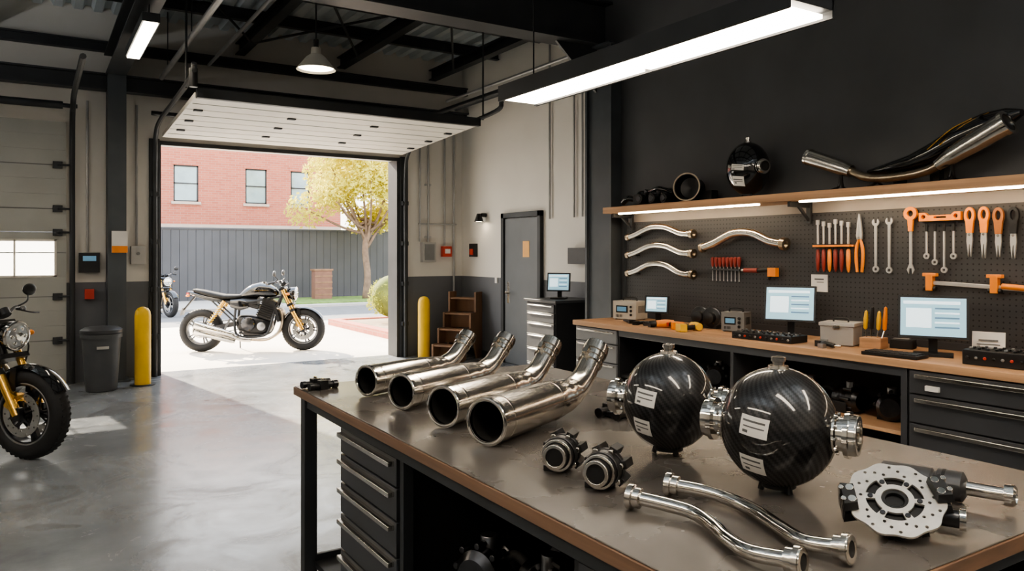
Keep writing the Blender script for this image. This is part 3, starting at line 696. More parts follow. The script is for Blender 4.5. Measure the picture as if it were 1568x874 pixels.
def engine_part(name, loc, rz, s=1):
    b = B()
    b.lathe([(0, .05), (.02, .07), (.06, .07), (.07, .05), (.11, .05), (.12, .065), (.16, .065), (.18, .03)], (-.08, 0, .072), (1, 0, 0), DSTEEL)
    for k in range(8):
        a = k*pi/4; b.cyl((-.06, .075*math.cos(a), .082+.07*math.sin(a)), (.0, .075*math.cos(a), .082+.07*math.sin(a)), .01, DSTEEL, seg=8)
    b.box((.03, 0, .03), (.12, .14, .06), BLK); b.cyl((.0, 0, .1), (.0, .0, .17), .025, ALU)
    b.tube([(.08, 0, .08), (.15, .03, .12), (.18, .1, .06), (.15, .16, .015)], .014, RUB)
    b.done(name, loc, rz, sc_=s, bev=.002)
for i, (x, y, r) in enumerate(((1.32, 2.25, .4), (1.4, 2.0, 1.5), (1.3, 1.72, 2.6), (1.62, 2.2, 1.0))): engine_part('spare_engine_part', (x, y, .388), r, 1.2)
for i, (x, y, r) in enumerate(((1.35, 2.2, .4), (1.35, 1.8, 1.9))): engine_part('spare_engine_part', (x, y, .112), r, 1.4)

# exhaust mufflers
DARKIN = mat('dark_interior', (.010, .009, .008), .85, 0, noise=.2)  # near-black inner faces of the pipe and port openings
def muffler(loc, rz, s):
    b = B(); r0 = .077
    b.tube([(0, 0, .078), (.2, 0, .078), (.40, 0, .078), (.50, 0, .079), (.59, 0, .088), (.67, 0, .122), (.735, 0, .172), (.79, 0, .222)],
           [r0, r0-.001, r0-.004, .066, .053, .046, .044, .044], STEEL, seg=40, res=8, cap=(0, 0))
    b.lathe_open([(.0, .0665), (.3, .064), (.45, .04), (.45, 0)], (0, 0, .078), (1, 0, 0), DARKIN)
    b.ring((-.002, 0, .078), (1, 0, 0), .08, .066, .014, CHROME, seg=40); b.torus((-.008, 0, .078), (1, 0, 0), .073, .006, CHROME, seg=40, ts=8)
    b.ring((.055, 0, .078), (1, 0, 0), .0785, .07, .008, CHROME, seg=40); b.ring((.40, 0, .078), (1, 0, .0), .0745, .06, .01, CHROME, seg=40)
    d = Vector((.055, 0, .05)).normalized(); e = Vector((.79, 0, .222))
    b.ring(e-d*.06, d, .051, .04, .014, CHROME); b.ring(e-d*.03, d, .048, .04, .02, STEEL); b.ring(e-d*.0, d, .052, .038, .03, STEEL); b.ring(e+d*.022, d, .049, .038, .014, CHROME)
    b.lathe_open([(0, .040), (.06, .036), (.06, 0)], e+d*.028, -d, DARKIN)
    b.box(tuple(e-d*.05+Vector((-.036, 0, .044))), (.03, .02, .03), STEEL, ry=-.8)
    b.done('exhaust_muffler', loc, rz, sc_=s)
muffler((1.262, 2.16, ZT+.003), math.radians(25.5), 1.0)
muffler((1.262, 2.47, ZT+.003), math.radians(25), .96)
muffler((1.262, 2.84, ZT+.003), math.radians(24), .92)
muffler((1.25, 3.19, ZT+.003), math.radians(22), .87)

# carbon fibre globes
def globe(name, loc, R, Rz, dirv, stick, body=CARBON, port=True):
    b = B(); d = Vector(dirv).normalized()
    b.ell((0, 0, 0), (R, R, Rz), body, seg=56, n=32)
    for sg in (1, -1):
        if not port and sg < 0: continue
        q = d*sg
        b.lathe_open([(R*.86, .05), (R*.98, .05), (R*1.0, .044), (R*1.12, .044), (R*1.12, .058), (R*1.2, .06), (R*1.2, .052), (R*1.3, .052), (R*1.3, .040), (R*1.14, .037)], (0, 0, 0), q, CHROME)
        b.ring(q*R*1.305, q, .05, .039, .006, STEEL); b.lathe_open([(R*1.16, .038), (R*1.15, 0)], (0, 0, 0), q, DARKIN)
        for k in range(10):
            a = k*pi/5; u = q.orthogonal().normalized(); w = q.cross(u)
            b.cyl(q*R*.98+(u*math.cos(a)+w*math.sin(a))*.049, q*R*1.02+(u*math.cos(a)+w*math.sin(a))*.049, .005, STEEL, seg=8)
    b.lathe([(Rz*.97, .028), (Rz*1.03, .026), (Rz*1.03, .015), (Rz*1.1, .015), (Rz*1.1, .019), (Rz*1.17, .019), (Rz*1.18, .01), (Rz*1.18, 0)], (0, 0, 0), (0, 0, 1), STEEL, seg=20)
    for k in range(3):
        a = k*2.1+.3; b.cyl((.04*math.cos(a), .04*math.sin(a), -Rz*.93), (.045*math.cos(a), .045*math.sin(a), -Rz-.012), .008, BLK, seg=10)
    b.ring((0, 0, -Rz*.97), (0, 0, 1), .045, .02, .012, BLK)
    def patch(az, zc, w, h, off, m, tilt=0):
        vs = []; fs = []; n = 8
        for i in range(n+1):
            for j in range(n+1):
                s = (i/n-.5)*w; t = (j/n-.5)*h
                z = zc*Rz+t*math.cos(tilt)+s*math.sin(tilt); s2 = s*math.cos(tilt)-t*math.sin(tilt)
                rr = R*math.sqrt(max(0, 1-(z/Rz)**2)); a = az+s2/rr
                vs.append((rr*off*math.cos(a), rr*off*math.sin(a), z*off))
        for i in range(n):
            for j in range(n): fs.append((i*(n+1)+j, (i+1)*(n+1)+j, (i+1)*(n+1)+j+1, i*(n+1)+j+1))
        b.add(vs, fs, m)
    for (az, zc, w, h) in stick:
        a = math.radians(az); patch(a, zc, w, h, 1.006, WHITE, -.12)
        patch(a, zc+.012/Rz, w*.8, h*.1, 1.009, INK, -.12); patch(a, zc-.002/Rz, w*.75, h*.07, 1.009, INK, -.12); patch(a-.3*w/R, zc-.012/Rz, w*.2, h*.14, 1.009, INK, -.12)
    return b.done(name, loc)
globe('carbon_fibre_airbox', (1.70, 1.78, ZT+.166), .142, .152, (.52, -.86, 0), [(196, .18, .07, .048), (188, -.42, .06, .05)])
globe('carbon_fibre_airbox', (1.68, 1.345, ZT+.171), .150, .157, (.40, -.92, 0), [(195, .14, .075, .05), (189, -.5, .065, .048)])

# hubs
def hub(loc, rz):
    b = B(); ax = (1, 0, 0); c = Vector((0, 0, .054))
    b.lathe([(-.062, .026), (-.062, .034), (-.045, .036), (-.045, .044), (-.03, .046), (-.03, .038), (-.02, .038), (-.02, .048), (.0, .05), (.0, .04), (.01, .04), (.01, .05), (.025, .05), (.025, .036), (.05, .036), (.05, .03), (.065, .028), (.065, 0)], c, ax, BLK, seg=36)
    b.lathe([(-.0625, .026), (-.03, .022), (-.03, 0)], c, ax, BLK)
    b.ring(c+Vector((-.064, 0, 0)), ax, .035, .026, .006, STEEL); b.ring(c+Vector((-.045, 0, 0)), ax, .0455, .038, .004, STEEL); b.ring(c+Vector((-.026, 0, 0)), ax, .049, .03, .005, DSTEEL); b.ring(c+Vector((.005, 0, 0)), ax, .052, .03, .006, DSTEEL)
    for k in range(7):
        a = k*2*pi/7+.2; y = .05*math.cos(a); z = .054+.05*math.sin(a)
        if z < .012: continue
        b.box((.03, y, z), (.055, .022, .022), BLK, rx=a); b.cyl((.0, y, z), (-.012, y, z), .008, STEEL, seg=8); b.cyl((.05, y, z), (.07, y, z), .007, DSTEEL, seg=8)
    b.box((.02, .02, .008), (.08, .06, .016), DSTEEL)
    b.tube([(.05, 0, .06), (.08, .03, .07), (.085, .055, .04)], .011, BLK, seg=10)
    b.done('clutch_hub', loc, rz, bev=.001)
hub((1.30, 1.80, ZT), math.radians(35)); hub((1.30, 1.605, ZT), math.radians(30))

# header tubes
def header(name, pts, r=.0165, fr=.031):
    b = B(); b.tube(pts, r, CHROME, seg=20, res=10)
    for e, n in ((0, 1), (-1, -2)):
        p = Vector(pts[e]); d = (Vector(pts[n])-p).normalized()
        b.lathe([(0, .018), (0, fr), (.012, fr), (.014, fr*.8), (.03, fr*.8), (.032, r)], p-d*.012, d, STEEL, seg=28)
        b.lathe([(-.001, .0185), (.01, .015), (.01, 0)], p-d*.012, d, DARKIN, seg=20); b.ring(p-d*.013, d, fr*.9, .017, .004, CHROME)
    b.done(name)
zz = ZT+.028
header('exhaust_header_pipe', [(1.25, 1.43, zz+.004), (1.285, 1.36, zz), (1.308, 1.285, zz-.004), (1.285, 1.20, zz-.006), (1.25, 1.125, zz-.006), (1.232, 1.05, zz-.003), (1.257, .965, zz+.004)])
header('exhaust_header_pipe', [(1.40, 1.455, zz+.004), (1.442, 1.38, zz), (1.455, 1.30, zz-.004), (1.44, 1.21, zz-.006), (1.40, 1.11, zz-.006), (1.375, 1.03, zz-.004), (1.395, .955, zz+.004)])

# brake disc with caliper
def disc_assembly():
    b = B(); n = Vector((-.46, -.30, .83)).normalized(); u = n.cross(Vector((0, 0, 1))).normalized(); w = n.cross(u)
    c = Vector((0, 0, .072)); M = Mx(c, u, w, n)
    polys = [[( (.101+.003*math.cos(10*t))*math.cos(t), (.101+.003*math.cos(10*t))*math.sin(t)) for t in [2*pi*i/120 for i in range(120)]], circ(0, 0, .028, 30)]
    for k in range(30):
        a = 2*pi*k/30; q = .080+.013*((k % 3)-1)*.8; polys.append(circ(q*math.cos(a), q*math.sin(a), .0038, 8))
    for k in range(6):
        a0 = 2*pi*k/6+.14; a1 = 2*pi*(k+1)/6-.14
        polys.append([(.060*math.cos(a0+(a1-a0)*i/8), .060*math.sin(a0+(a1-a0)*i/8)) for i in range(9)]+[(.040*math.cos(a1+(a0-a1)*i/8), .040*math.sin(a1+(a0-a1)*i/8)) for i in range(9)])
    b.plate(polys, .006, mat('disc_steel', (.78, .75, .70), .34, .8, noise=.08, nscale=40), M)
    b.ring(c-n*.012, n, .034, .02, .02, BLK); b.ring(c-n*.014, n, .064, .03, .012, BLK)
    b.lathe([(0, .05), (.02, .05), (.03, .035), (.06, .03)], c-n*.012, -n, BLK)
    for k in range(6):
        a = 2*pi*k/6; p = c+u*.050*math.cos(a)+w*.050*math.sin(a)
        b.cyl(p+n*.006, p-n*.02, .006, DSTEEL, seg=10)
    for k in range(8):
        a = 2*pi*k/8
        p = c+u*.07*math.cos(a)+w*.07*math.sin(a)-n*.03
        if p.z > .02: b.ell(p, .018, BLK, seg=12, n=8)
    for (ang, m_) in ((3.5, BLK), (.2, BLK)):
        cc = c+u*.092*math.cos(ang)+w*.092*math.sin(ang)
        t = (-u*math.sin(ang)+w*math.cos(ang)); rdir = (u*math.cos(ang)+w*math.sin(ang))
        for off in (.016, -.02):
            T = Mx(cc+n*off, t, rdir, n)
            vs = [(-.03,-.012,-.011),(.03,-.012,-.011),(.035,.022,-.011),(-.035,.022,-.011),(-.026,-.010,.011),(.026,-.010,.011),(.03,.018,.011),(-.03,.018,.011)]
            b.add(vs, [(0,3,2,1),(4,5,6,7),(0,1,5,4),(1,2,6,5),(2,3,7,6),(3,0,4,7)], m_, T)
        for q in (-.016, .016):
            b.cyl(cc+t*q+n*.028, cc+t*q+n*.02, .009, CHROME, seg=14); b.cyl(cc+t*q+rdir*.018+n*.03, cc+t*q+rdir*.018-n*.03, .006, STEEL, seg=8)
    b.box((.05, .0, .03), (.09, .09, .056), BLK, rz=.5); b.cyl((.07, -.03, .035), (.10, -.09, .035), .02, DSTEEL); b.cyl((.10, -.09, .035), (.106, -.102, .035), .024, CHROME)
    b.done('brake_disc_assembly', (1.645, 1.0, ZT+.004), bev=.0008)
disc_assembly()
b = B(); p = Vector((0, 0, .04)); ax = Vector((.09, -.28, 0)).normalized()
b.lathe([(0, .03), (.005, .036), (.12, .036), (.125, .03), (.13, .03), (.135, .038), (.19, .038), (.195, .03), (.2, .02)], p, ax, mat('gunmetal', (.09, .09, .095), .35, .6, noise=.1), seg=32)
b.lathe([(.19, .018), (.28, .017), (.28, .026), (.30, .027), (.305, .02), (.29, .016), (.29, 0)], p, ax, CHROME, seg=28); b.ring(p+ax*.15, ax, .039, .03, .008, BLK); b.box(tuple(p+ax*.1+Vector((0, 0, -.03))), (.05, .04, .02), BLK)
b.box(tuple(p+ax*.02+Vector((0, 0, -.03))), (.05, .05, .02), BLK)
b.done('shock_absorber', (1.93, 1.21, ZT))
def clampset(loc, rz, s=1):
    b = B()
    for y in (0, .07):
        b.cyl((-.05, y, .018), (.05, y, .018), .014, BLK); b.box((.0, y, .022), (.04, .036, .04), BLK); b.cyl((.05, y, .018), (.075, y, .018), .018, DSTEEL); b.cyl((-.05, y, .018), (-.07, y, .018), .017, DSTEEL); b.cyl((0, y, .03), (0, y, .052), .008, CHROME, seg=8)
    b.bar((-.03, 0, .012), (-.03, .07, .012), .015, .015, BLK); b.done('hose_clamp_fitting', loc, rz, sc_=s, bev=.001)
clampset((1.93, 2.25, ZT), .3, 1.1); clampset((1.97, 2.05, ZT), .9, 1.0); clampset((1.14, 3.47, ZT), .2, 1.0)

# ------------------------------------------------------------------ counter along right wall
b = B(); CX = 4.35
b.b2((CX, -1.5, .875), (5.1, 5.85, .92), WOOD)
b.b2((CX+.03, 5.2, .08), (5.08, 5.83, .875), CABI); b.b2((CX+.06, -1.5, 0), (5.05, 5.8, .08), CABI)
z = .865; CABG = mat('cabinet_grey', (.16, .165, .175), .42, noise=.1, nscale=3)
for h in (.13, .17, .2, .24): b.b2((CX+.01, 5.22, z-h+.008), (CX+.03, 5.81, z), CABG); b.b2((CX-.006, 5.25, z-.03), (CX+.012, 5.78, z-.016), STEEL); z -= h
for (ya, yb_) in ((1.3, 2.58), (.0, 1.26), (-1.5, -.04)):
    b.b2((CX+.03, ya, .08), (5.08, yb_, .875), CABI); z = .865
    for h in (.14, .17, .21, .24): b.b2((CX+.01, ya+.02, z-h+.01), (CX+.03, yb_-.02, z), CAB); b.b2((CX-.014, ya+.06, z-.04), (CX+.012, yb_-.06, z-.016), STEEL); z -= h
b.b2((CX+.02, 2.58, .08), (5.05, 2.62, .875), CAB); b.b2((CX+.02, 3.9, .08), (5.05, 3.93, .875), CAB); b.b2((4.98, 2.6, .08), (5.06, 5.2, .875), CABI)
b.b2((CX+.02, 2.6, .82), (CX+.05, 5.2, .875), CAB); b.b2((CX+.05, 2.62, .46), (5.0, 3.9, .485), WOOD); b.b2((CX+.05, 3.93, .46), (5.0, 5.2, .485), CABI); b.b2((CX+.02, 2.62, .06), (5.0, 5.2, .1), CABI)
b.b2((CX-.008, 2.38, .76), (CX+.012, 2.46, .79), WHITE)
b.done('workshop_counter', bev=.003)
for i, (y, zz_, r) in enumerate(((2.85, .487, .4), (3.14, .487, 1.4), (3.45, .487, 2.5), (3.7, .102, .5), (3.25, .102, 1.8), (2.85, .102, .2), (4.3, .487, .3), (4.7, .102, 1.1))):
    engine_part('spare_engine_part', (4.66, y, zz_), r, 1.2)

b = B(); b.b2((5.06, -1.5, .97), (5.098, 5.9, 1.86), PEG); b.b2((5.055, 5.9, .95), (5.098, 5.93, 1.88), STEELFRAME); b.b2((5.055, -1.5, .922), (5.098, 5.9, .97), CAB); b.done('pegboard')
b = B(); b.b2((5.085, -1.5, 1.86), (5.1, 5.9, 1.94), mat('painted_lit_wall', (.4, .36, .32), .6, noise=.05)); b.done('painted_lit_band')  # shelf light on the dark wall, put into a paler base colour
b = B(); b.b2((4.74, -1.5, 1.94), (5.1, 5.88, 2.0), WOOD)
b.b2((4.80, 4.05, 1.928), (4.84, 5.72, 1.94), LAMP2); b.b2((4.80, 1.6, 1.928), (4.84, 3.66, 1.94), LAMP2); b.b2((4.80, -1.2, 1.928), (4.84, 1.4, 1.94), LAMP2)
for y in (3.75, 1.5, 5.8):
    b.b2((4.80, y-.012, 1.90), (5.05, y+.012, 1.94), STEELFRAME); b.b2((5.03, y-.02, 1.78), (5.055, y+.02, 1.94), STEELFRAME); b.bar((5.04, y, 1.8), (4.9, y, 1.92), .02, .02, STEELFRAME)
b.done('wall_shelf', bev=.003)

# --- wall tools
def WM(y, z, rot=0): 
    M = Mx((5.045, y, z), (0, 1, 0), (0, 0, 1), (1, 0, 0))
    return M @ Matrix.Rotation(rot, 4, 'Z')
for k, (zl, zh, zr) in enumerate(((1.71, 1.80, 1.725), (1.535, 1.625, 1.55), (1.355, 1.45, 1.36))):
    b = B(); pts = [(5.0, 5.80, zl), (5.0, 5.68, zl+.03), (5.0, 5.48, zh), (5.0, 5.28, zh-.005), (5.0, 5.08, zr+.01), (5.0, 4.93, zr)]
    b.tube(pts, .029, STEEL, seg=18, res=8)
    b.ring(pts[0], (0, 1, -.2), .036, .02, .03, BRASS); b.ring(pts[-1], (0, 1, .1), .042, .02, .03, BRASS); b.ring((5.0, 4.97, zr+.002), (0, 1, .1), .034, .02, .02, CHROME)
    for y in (5.7, 5.05): b.cyl((5.0, y, (zl if y > 5.4 else zr)), (5.059, y, (zl if y > 5.4 else zr)), .008, BLK, seg=8)
    b.done('wall_hung_exhaust_pipe')
b = B(); pts = [(4.99, 4.80, 1.60), (4.99, 4.66, 1.64), (4.99, 4.45, 1.72), (4.99, 4.25, 1.715), (4.99, 4.08, 1.65), (4.99, 3.94, 1.625)]
b.tube(pts, .036, STEEL, seg=18, res=8); b.ring(pts[0], (0, 1, -.25), .042, .024, .03, BRASS); b.ring(pts[-1], (0, 1, .15), .05, .024, .04, BRASS)
for y, z in ((4.66, 1.64), (4.08, 1.65)): b.cyl((4.99, y, z), (5.059, y, z), .008, BLK, seg=8)
b.done('wall_hung_exhaust_pipe')

TOOLST = mat('tool_chrome', (.62, .61, .6), .35, .7, noise=.06)
def screwdriver(b, y, zt, L, hm, up=False, r=.011):
    x = 5.03
    h = L*.42
    b.lathe([(0, .005), (.006, r), (h*.3, r*1.1), (h*.7, r*.85), (h, r*.6)], (x, y, zt), (0, 0, -1), hm, seg=14)
    b.cyl((x, y, zt-h), (x, y, zt-L), .004, TOOLST, seg=8); b.box((x, y, zt-L), (.003, .01, .014), TOOLST)
b = B()
for i in range(8): screwdriver(b, 4.72-.042*i, 1.52, .20, DRED, r=.017)
b.b2((5.0, 4.40, 1.405), (5.059, 4.75, 1.42), STEELFRAME); b.done('screwdriver_rack')
b = B(); b.tube([(5.02, 4.36, 1.41), (5.02, 4.22, 1.41)], .02, DRED); b.tube([(5.02, 4.22, 1.41), (5.02, 4.1, 1.42)], .016, BLK); b.box((5.02, 4.07, 1.40), (.04, .08, .07), ORANGE); b.tube([(5.02, 4.09, 1.39), (5.02, 4.11, 1.34)], .014, BLK); b.cyl((5.02, 4.36, 1.41), (5.02, 4.39, 1.41), .01, TOOLST); b.done('power_screwdriver')
def pliers(y, z, L, hm, jaw=.35, rot=0):
    b = B(); M = WM(y, z, rot); s0 = b.T; b.T = M
    j = L*jaw; h = L-j
    b.plate([[(-.018, -.01), (-.024, .02), (-.016, j*.6), (-.004, j), (-.001, j), (-.001, .0)]], .014, TOOLST, Matrix.Translation((0, 0, -.01)))
    b.plate([[(.018, -.01), (.024, .02), (.016, j*.6), (.004, j), (.001, j), (.001, .0)]], .014, TOOLST, Matrix.Translation((0, 0, -.01)))
    b.cyl((0, 0, -.022), (0, 0, 0), .01, CHROME, seg=14)
    for s in (-1, 1): b.tube([(s*.006, -.005, -.01), (s*.024, -h*.3, -.01), (s*.026, -h*.65, -.01), (s*.018, -h, -.01)], [.008, .012, .012, .010], hm, seg=10)
    b.T = s0; b.done('pliers')
def wrench(y, z, L, rot=0):
    b = B(); w = .010
    M = WM(y, z, rot); r1 = .027; r2 = .023
    outer = [(r1*math.cos(math.radians(t)), r1*math.sin(math.radians(t))) for t in range(120, 421, 15)]
    inner = [(.011, .012), (.010, -.006), (-.010, -.006), (-.011, .012)]
    b.plate([outer+inner], .009, TOOLST, M @ Matrix.Translation((0, 0, -.01)))
    b.plate([[(-w, -.018), (w, -.018), (w*.8, -L+.01), (-w*.8, -L+.01)]], .008, TOOLST, M @ Matrix.Translation((0, 0, -.01)))
    b.plate([circ(0, -L, r2, 20), circ(0, -L, .012, 6)], .009, TOOLST, M @ Matrix.Translation((0, 0, -.01)))
    b.done('combination_wrench')
for i, y in enumerate((3.665, 3.615, 3.565, 3.515, 3.465, 3.41)):
    b = B()
    b.cyl((5.03, y, 1.62), (5.03, y, 1.79-.012*(i % 3)), .008, TOOLST, seg=8); b.box((5.03, y, 1.785-.012*(i % 3)), (.014, .026, .035), TOOLST)
    b.lathe([(0, .008), (.01, .014), (.09, .016), (.15, .012), (.17, .004)], (5.03, y, 1.583), (0, 0, -1), (DRED, DRED, ORANGE)[i % 3], seg=14); b.done('screwdriver')
b = B(); b.b2((5.045, 3.38, 1.60), (5.059, 3.69, 1.613), ORANGE); b.b2((5.0, 3.38, 1.60), (5.018, 3.69, 1.613), ORANGE); b.done('tool_rail')
pliers(3.325, 1.66, .42, ORANGE, .42); wrench(3.20, 1.77, .33); wrench(3.10, 1.775, .34)
def orange_tool(y, zt, L):
    b = B(); M = WM(y, zt)
    b.plate([circ(0, -.03, .046, 24), circ(0, -.03, .022, 16)], .02, ORANGE, M @ Matrix.Translation((0, 0, -.014)))
    b.plate([[(-.020, -.06), (.020, -.06), (.013, -.15), (-.013, -.15)]], .018, ORANGE, M @ Matrix.Translation((0, 0, -.014)))
    b.plate([[(-.009, -.14), (.009, -.14), (.009, -L+.04), (.026, -L+.0), (.012, -L-.03), (.008, -L+.01), (-.008, -L+.01), (-.012, -L-.03), (-.026, -L), (-.009, -L+.04)]], .01, TOOLST, M @ Matrix.Translation((0, 0, -.012)))
    b.done('wrench')
orange_tool(2.945, 1.85, .41)
b = B(); b.plate([[(0, -.025), (-.27, -.025), (-.27, .03), (-.23, .03), (-.21, .012), (-.06, .012), (-.04, .03), (0, .03)], circ(-.24, .003, .014, 14), circ(-.03, .003, .014, 14), [(-.18, -.008), (-.1, -.008), (-.1, .004), (-.18, .004)]], .03, ORANGE, WM(2.88, 1.79) @ Matrix.Translation((0, 0, -.016))); b.done('spirit_level', bev=.003)
for y, zt, L in ((2.835, 1.745, .2), (2.78, 1.745, .24), (2.72, 1.745, .29), (2.66, 1.745, .2)):
    b = B(); b.cyl((5.03, y, zt), (5.03, y, zt-L), .007, TOOLST, seg=8); b.ring((5.03, y, zt-L-.012), (1, 0, 0), .02, .009, .012, TOOLST); b.cyl((5.03, y, zt), (5.03, y, zt-.05), .010, BLK, seg=10); b.done('hex_driver')
def scissor(y, zt, L, hm):
    b = B(); M = WM(y, zt)
    b.plate([[(.032*math.cos(a)*1.0, -.05+.054*math.sin(a)) for a in [2*pi*i/24 for i in range(24)]], [(.016*math.cos(a), -.045+.03*math.sin(a)) for a in [2*pi*i/20 for i in range(20)]]], .02, hm, M @ Matrix.Translation((0, 0, -.014)))
    b.plate([[(-.025, -.08), (.025, -.08), (.018, -.16), (-.018, -.16)]], .018, hm, M @ Matrix.Translation((0, 0, -.014)))
    b.plate([[(-.015, -.15), (.015, -.15), (.018, -.21), (.008, -L), (.001, -.23), (-.001, -.23), (-.008, -L), (-.018, -.21)]], .012, TOOLST, M @ Matrix.Translation((0, 0, -.014)))
    b.cyl(tuple(M @ Vector((0, -.17, -.024))), tuple(M @ Vector((0, -.17, 0))), .008, CHROME, seg=12)
    b.done('snips')
scissor(2.56, 1.84, .31, ORANGE); scissor(2.475, 1.84, .32, ORANGE); scissor(2.39, 1.83, .30, mat('dark_orange', (.35, .13, .04), .4, noise=.1)); scissor(2.305, 1.83, .31, BLK); scissor(2.2, 1.83, .29, ORANGE)
b = B(); b.bar((5.01, 2.82, 1.36), (5.01, 2.12, 1.33), .01, .026, TOOLST)
for y in (2.80, 2.40): b.box((5.01, y, 1.36), (.04, .045, .11), ORANGE); b.cyl((5.01, y-.04, 1.32), (5.01, y+.04, 1.32), .016, BLK); b.box((5.01, y, 1.41), (.035, .09, .022), ORANGE)
b.tube([(5.01, 2.36, 1.35), (5.01, 2.2, 1.34)], .018, ORANGE); b.cyl((5.01, 2.6, 1.36), (5.059, 2.6, 1.36), .006, BLK); b.done('bar_clamp', bev=.003)
b = B(); b.b2((5.052, 3.60, 1.26), (5.059, 3.74, 1.39), WHITE); b.b2((5.05, 3.63, 1.35), (5.052, 3.71, 1.36), INK); b.b2((5.05, 3.63, 1.33), (5.052, 3.69, 1.335), INK); b.done('note_card')
wrench(2.1, 1.78, .3); wrench(2.0, 1.78, .26)

# --- shelf items
b = B()
for (x, y, z, s) in ((0, 0, .06, (.2, .16, .10)), (0, -.17, .055, (.16, .12, .09)), (.02, -.3, .05, (.14, .1, .08))):
    b.box((x, y, z), s, BLK, rz=.1); b.cyl((x-.08, y-.05, z), (x-.14, y-.05, z), .045, BLK); b.cyl((x-.13, y-.05, z), (x-.145, y-.05, z), .03, DSTEEL)
    b.cyl((x, y, z+.04), (x, y-.02, z+.09), .03, DSTEEL); b.ell((x, y+.05, z+.05), (.06, .05, .04), BLKG)
b.tube([(0, .12, .06), (-.05, .2, .08), (-.05, .28, .04)], .028, BLKG); b.tube([(0, -.05, .13), (-.02, -.2, .15), (0, -.36, .1)], .022, BLKG)
b.done('carburettor_assembly', (4.92, 5.45, 2.0), bev=.006)
b = B(); ax = Vector((-.85, -.35, .05)).normalized(); c = Vector((0, 0, .125))
b.lathe([(-.1, .06), (-.08, .10), (.05, .10), (.08, .12), (.10, .122), (.10, .108), (.02, .09), (.0, .0)], c, ax, BLK, seg=36); b.ring(c+ax*.102, ax, .124, .114, .01, BRASS, seg=40); b.box((0.03, 0.03, .02), (.12, .12, .04), BLK); b.box((.06, -.15, .05), (.08, .14, .09), BLK); b.done('air_intake_funnel', (4.92, 4.87, 2.0))
globe('black_airbox', (4.9, 4.22, 2.235), .172, .215, (-.25, -.95, 0), [(192, .0, .11, .045), (190, -.5, .10, .075)], body=BLKG, port=False)
b = B(); x = 4.90
b.tube([(x, 3.30, 2.13), (x, 3.42, 2.18), (x, 3.64, 2.265)], [.045, .055, .06], STEEL, seg=26); b.ring((x, 3.645, 2.267), (0, .9, .36), .064, .05, .02, CHROME); b.cyl((x, 3.65, 2.268), (x, 3.652, 2.269), .055, BLK)
b.tube([(x, 3.32, 2.14), (x-.01, 3.2, 2.085), (x-.02, 3.05, 2.06), (x-.03, 2.85, 2.065), (x-.03, 2.72, 2.09), (x-.03, 2.62, 2.14)], .028, BRASS, seg=18, res=8)
b.tube([(x-.04, 2.67, 2.11), (x-.04, 2.56, 2.17), (x-.04, 2.42, 2.24), (x-.04, 2.27, 2.315)], [.038, .056, .065, .072], STEEL, seg=30)
b.ring((x-.04, 2.265, 2.318), (0, -.9, .42), .078, .058, .025, CHROME); b.lathe([(0, .059), (.001, 0)], (x-.04, 2.262, 2.32), (0, -.9, .42), BLK)
for y, z in ((3.38, 2.13), (3.1, 2.05), (2.6, 2.12)):
    b.tube([(x, y, z), (x, y+.02, 2.03), (x-.06, y+.03, 2.006)], .01, BLK, seg=8, res=3); b.tube([(x, y, z), (x+.02, y, 2.03), (x+.08, y, 2.006)], .01, BLK, seg=8, res=3)
b.done('exhaust_system')
b = B(); b.T = Mx((4.99, 0, 0), (0, -1, 0), (1, 0, 0), (0, 0, 1))
b.loft([(-3.22, 0, 2.12, .03, .02), (-3.1, 0, 2.13, .06, .035), (-2.9, 0, 2.16, .08, .055), (-2.75, 0, 2.21, .09, .075), (-2.6, 0, 2.28, .09, .09), (-2.45, 0, 2.335, .08, .085), (-2.32, 0, 2.37, .06, .06), (-2.24, 0, 2.39, .03, .02)], BLKG, seg=24)
b.tube([(-2.76, -.09, 2.22), (-2.62, -.08, 2.33), (-2.5, -.05, 2.39)], .004, GOLD, seg=6); b.tube([(-2.68, -.09, 2.24), (-2.54, -.075, 2.35), (-2.4, -.05, 2.41)], .004, GOLD, seg=6)
b.T = Matrix(); b.box((5.0, 2.75, 2.08), (.06, .06, .16), BLK); b.box((5.0, 3.0, 2.06), (.06, .06, .12), BLK); b.done('seat_cowl')

# --- counter items
def monitor(name, loc, rz, w, h, zc, base=(.22, .16)):
    b = B(); t = -.18
    M = Matrix.Translation((0, 0, zc)) @ Matrix.Rotation(t, 4, 'X'); b.T = M
    b.box((0, .012, 0), (w, .024, h), BLK); b.box((0, -.0015, 0), (w-.03, .003, h-.03), SCREEN)
    b.box((-.02*w, -.004, h*.33), (w*.8, .002, h*.07), SCRW); b.box((-.2*w, -.004, -.03*h), (w*.36, .002, h*.45), SCRW)
    for k in range(5): b.box((.2*w, -.004, h*(.2-.11*k)), (w*.34, .002, h*.035), SCRW if k % 2 else SCRD)
    b.box((0, .035, -.05*h), (.09, .03, .1), BLK); b.T = Matrix()
    b.bar((0, .05, zc-.03), (0, .06, .01), .05, .02, BLK); b.box((0, .02, .008), (base[0], base[1], .016), BLK)
    b.done(name, loc, rz, bev=.002)
C = .92
monitor('computer_monitor', (4.80, 3.74, C), math.radians(-62), .37, .27, .255)
monitor('computer_monitor', (4.68, 2.60, C), math.radians(-62), .385, .265, .24)
monitor('tablet_terminal', (4.78, 5.16, C), math.radians(-60), .22, .16, .17, (.14, .12))
b = B(); b.box((0, 0, .012), (.34, .15, .02), BLK)
for i in range(10):
    for j in range(4): b.box((-.14+.031*i, -.05+.032*j, .025), (.026, .026, .008), CABI)
b.done('keyboard', (4.47, 2.72, C), math.radians(-85), bev=.002)
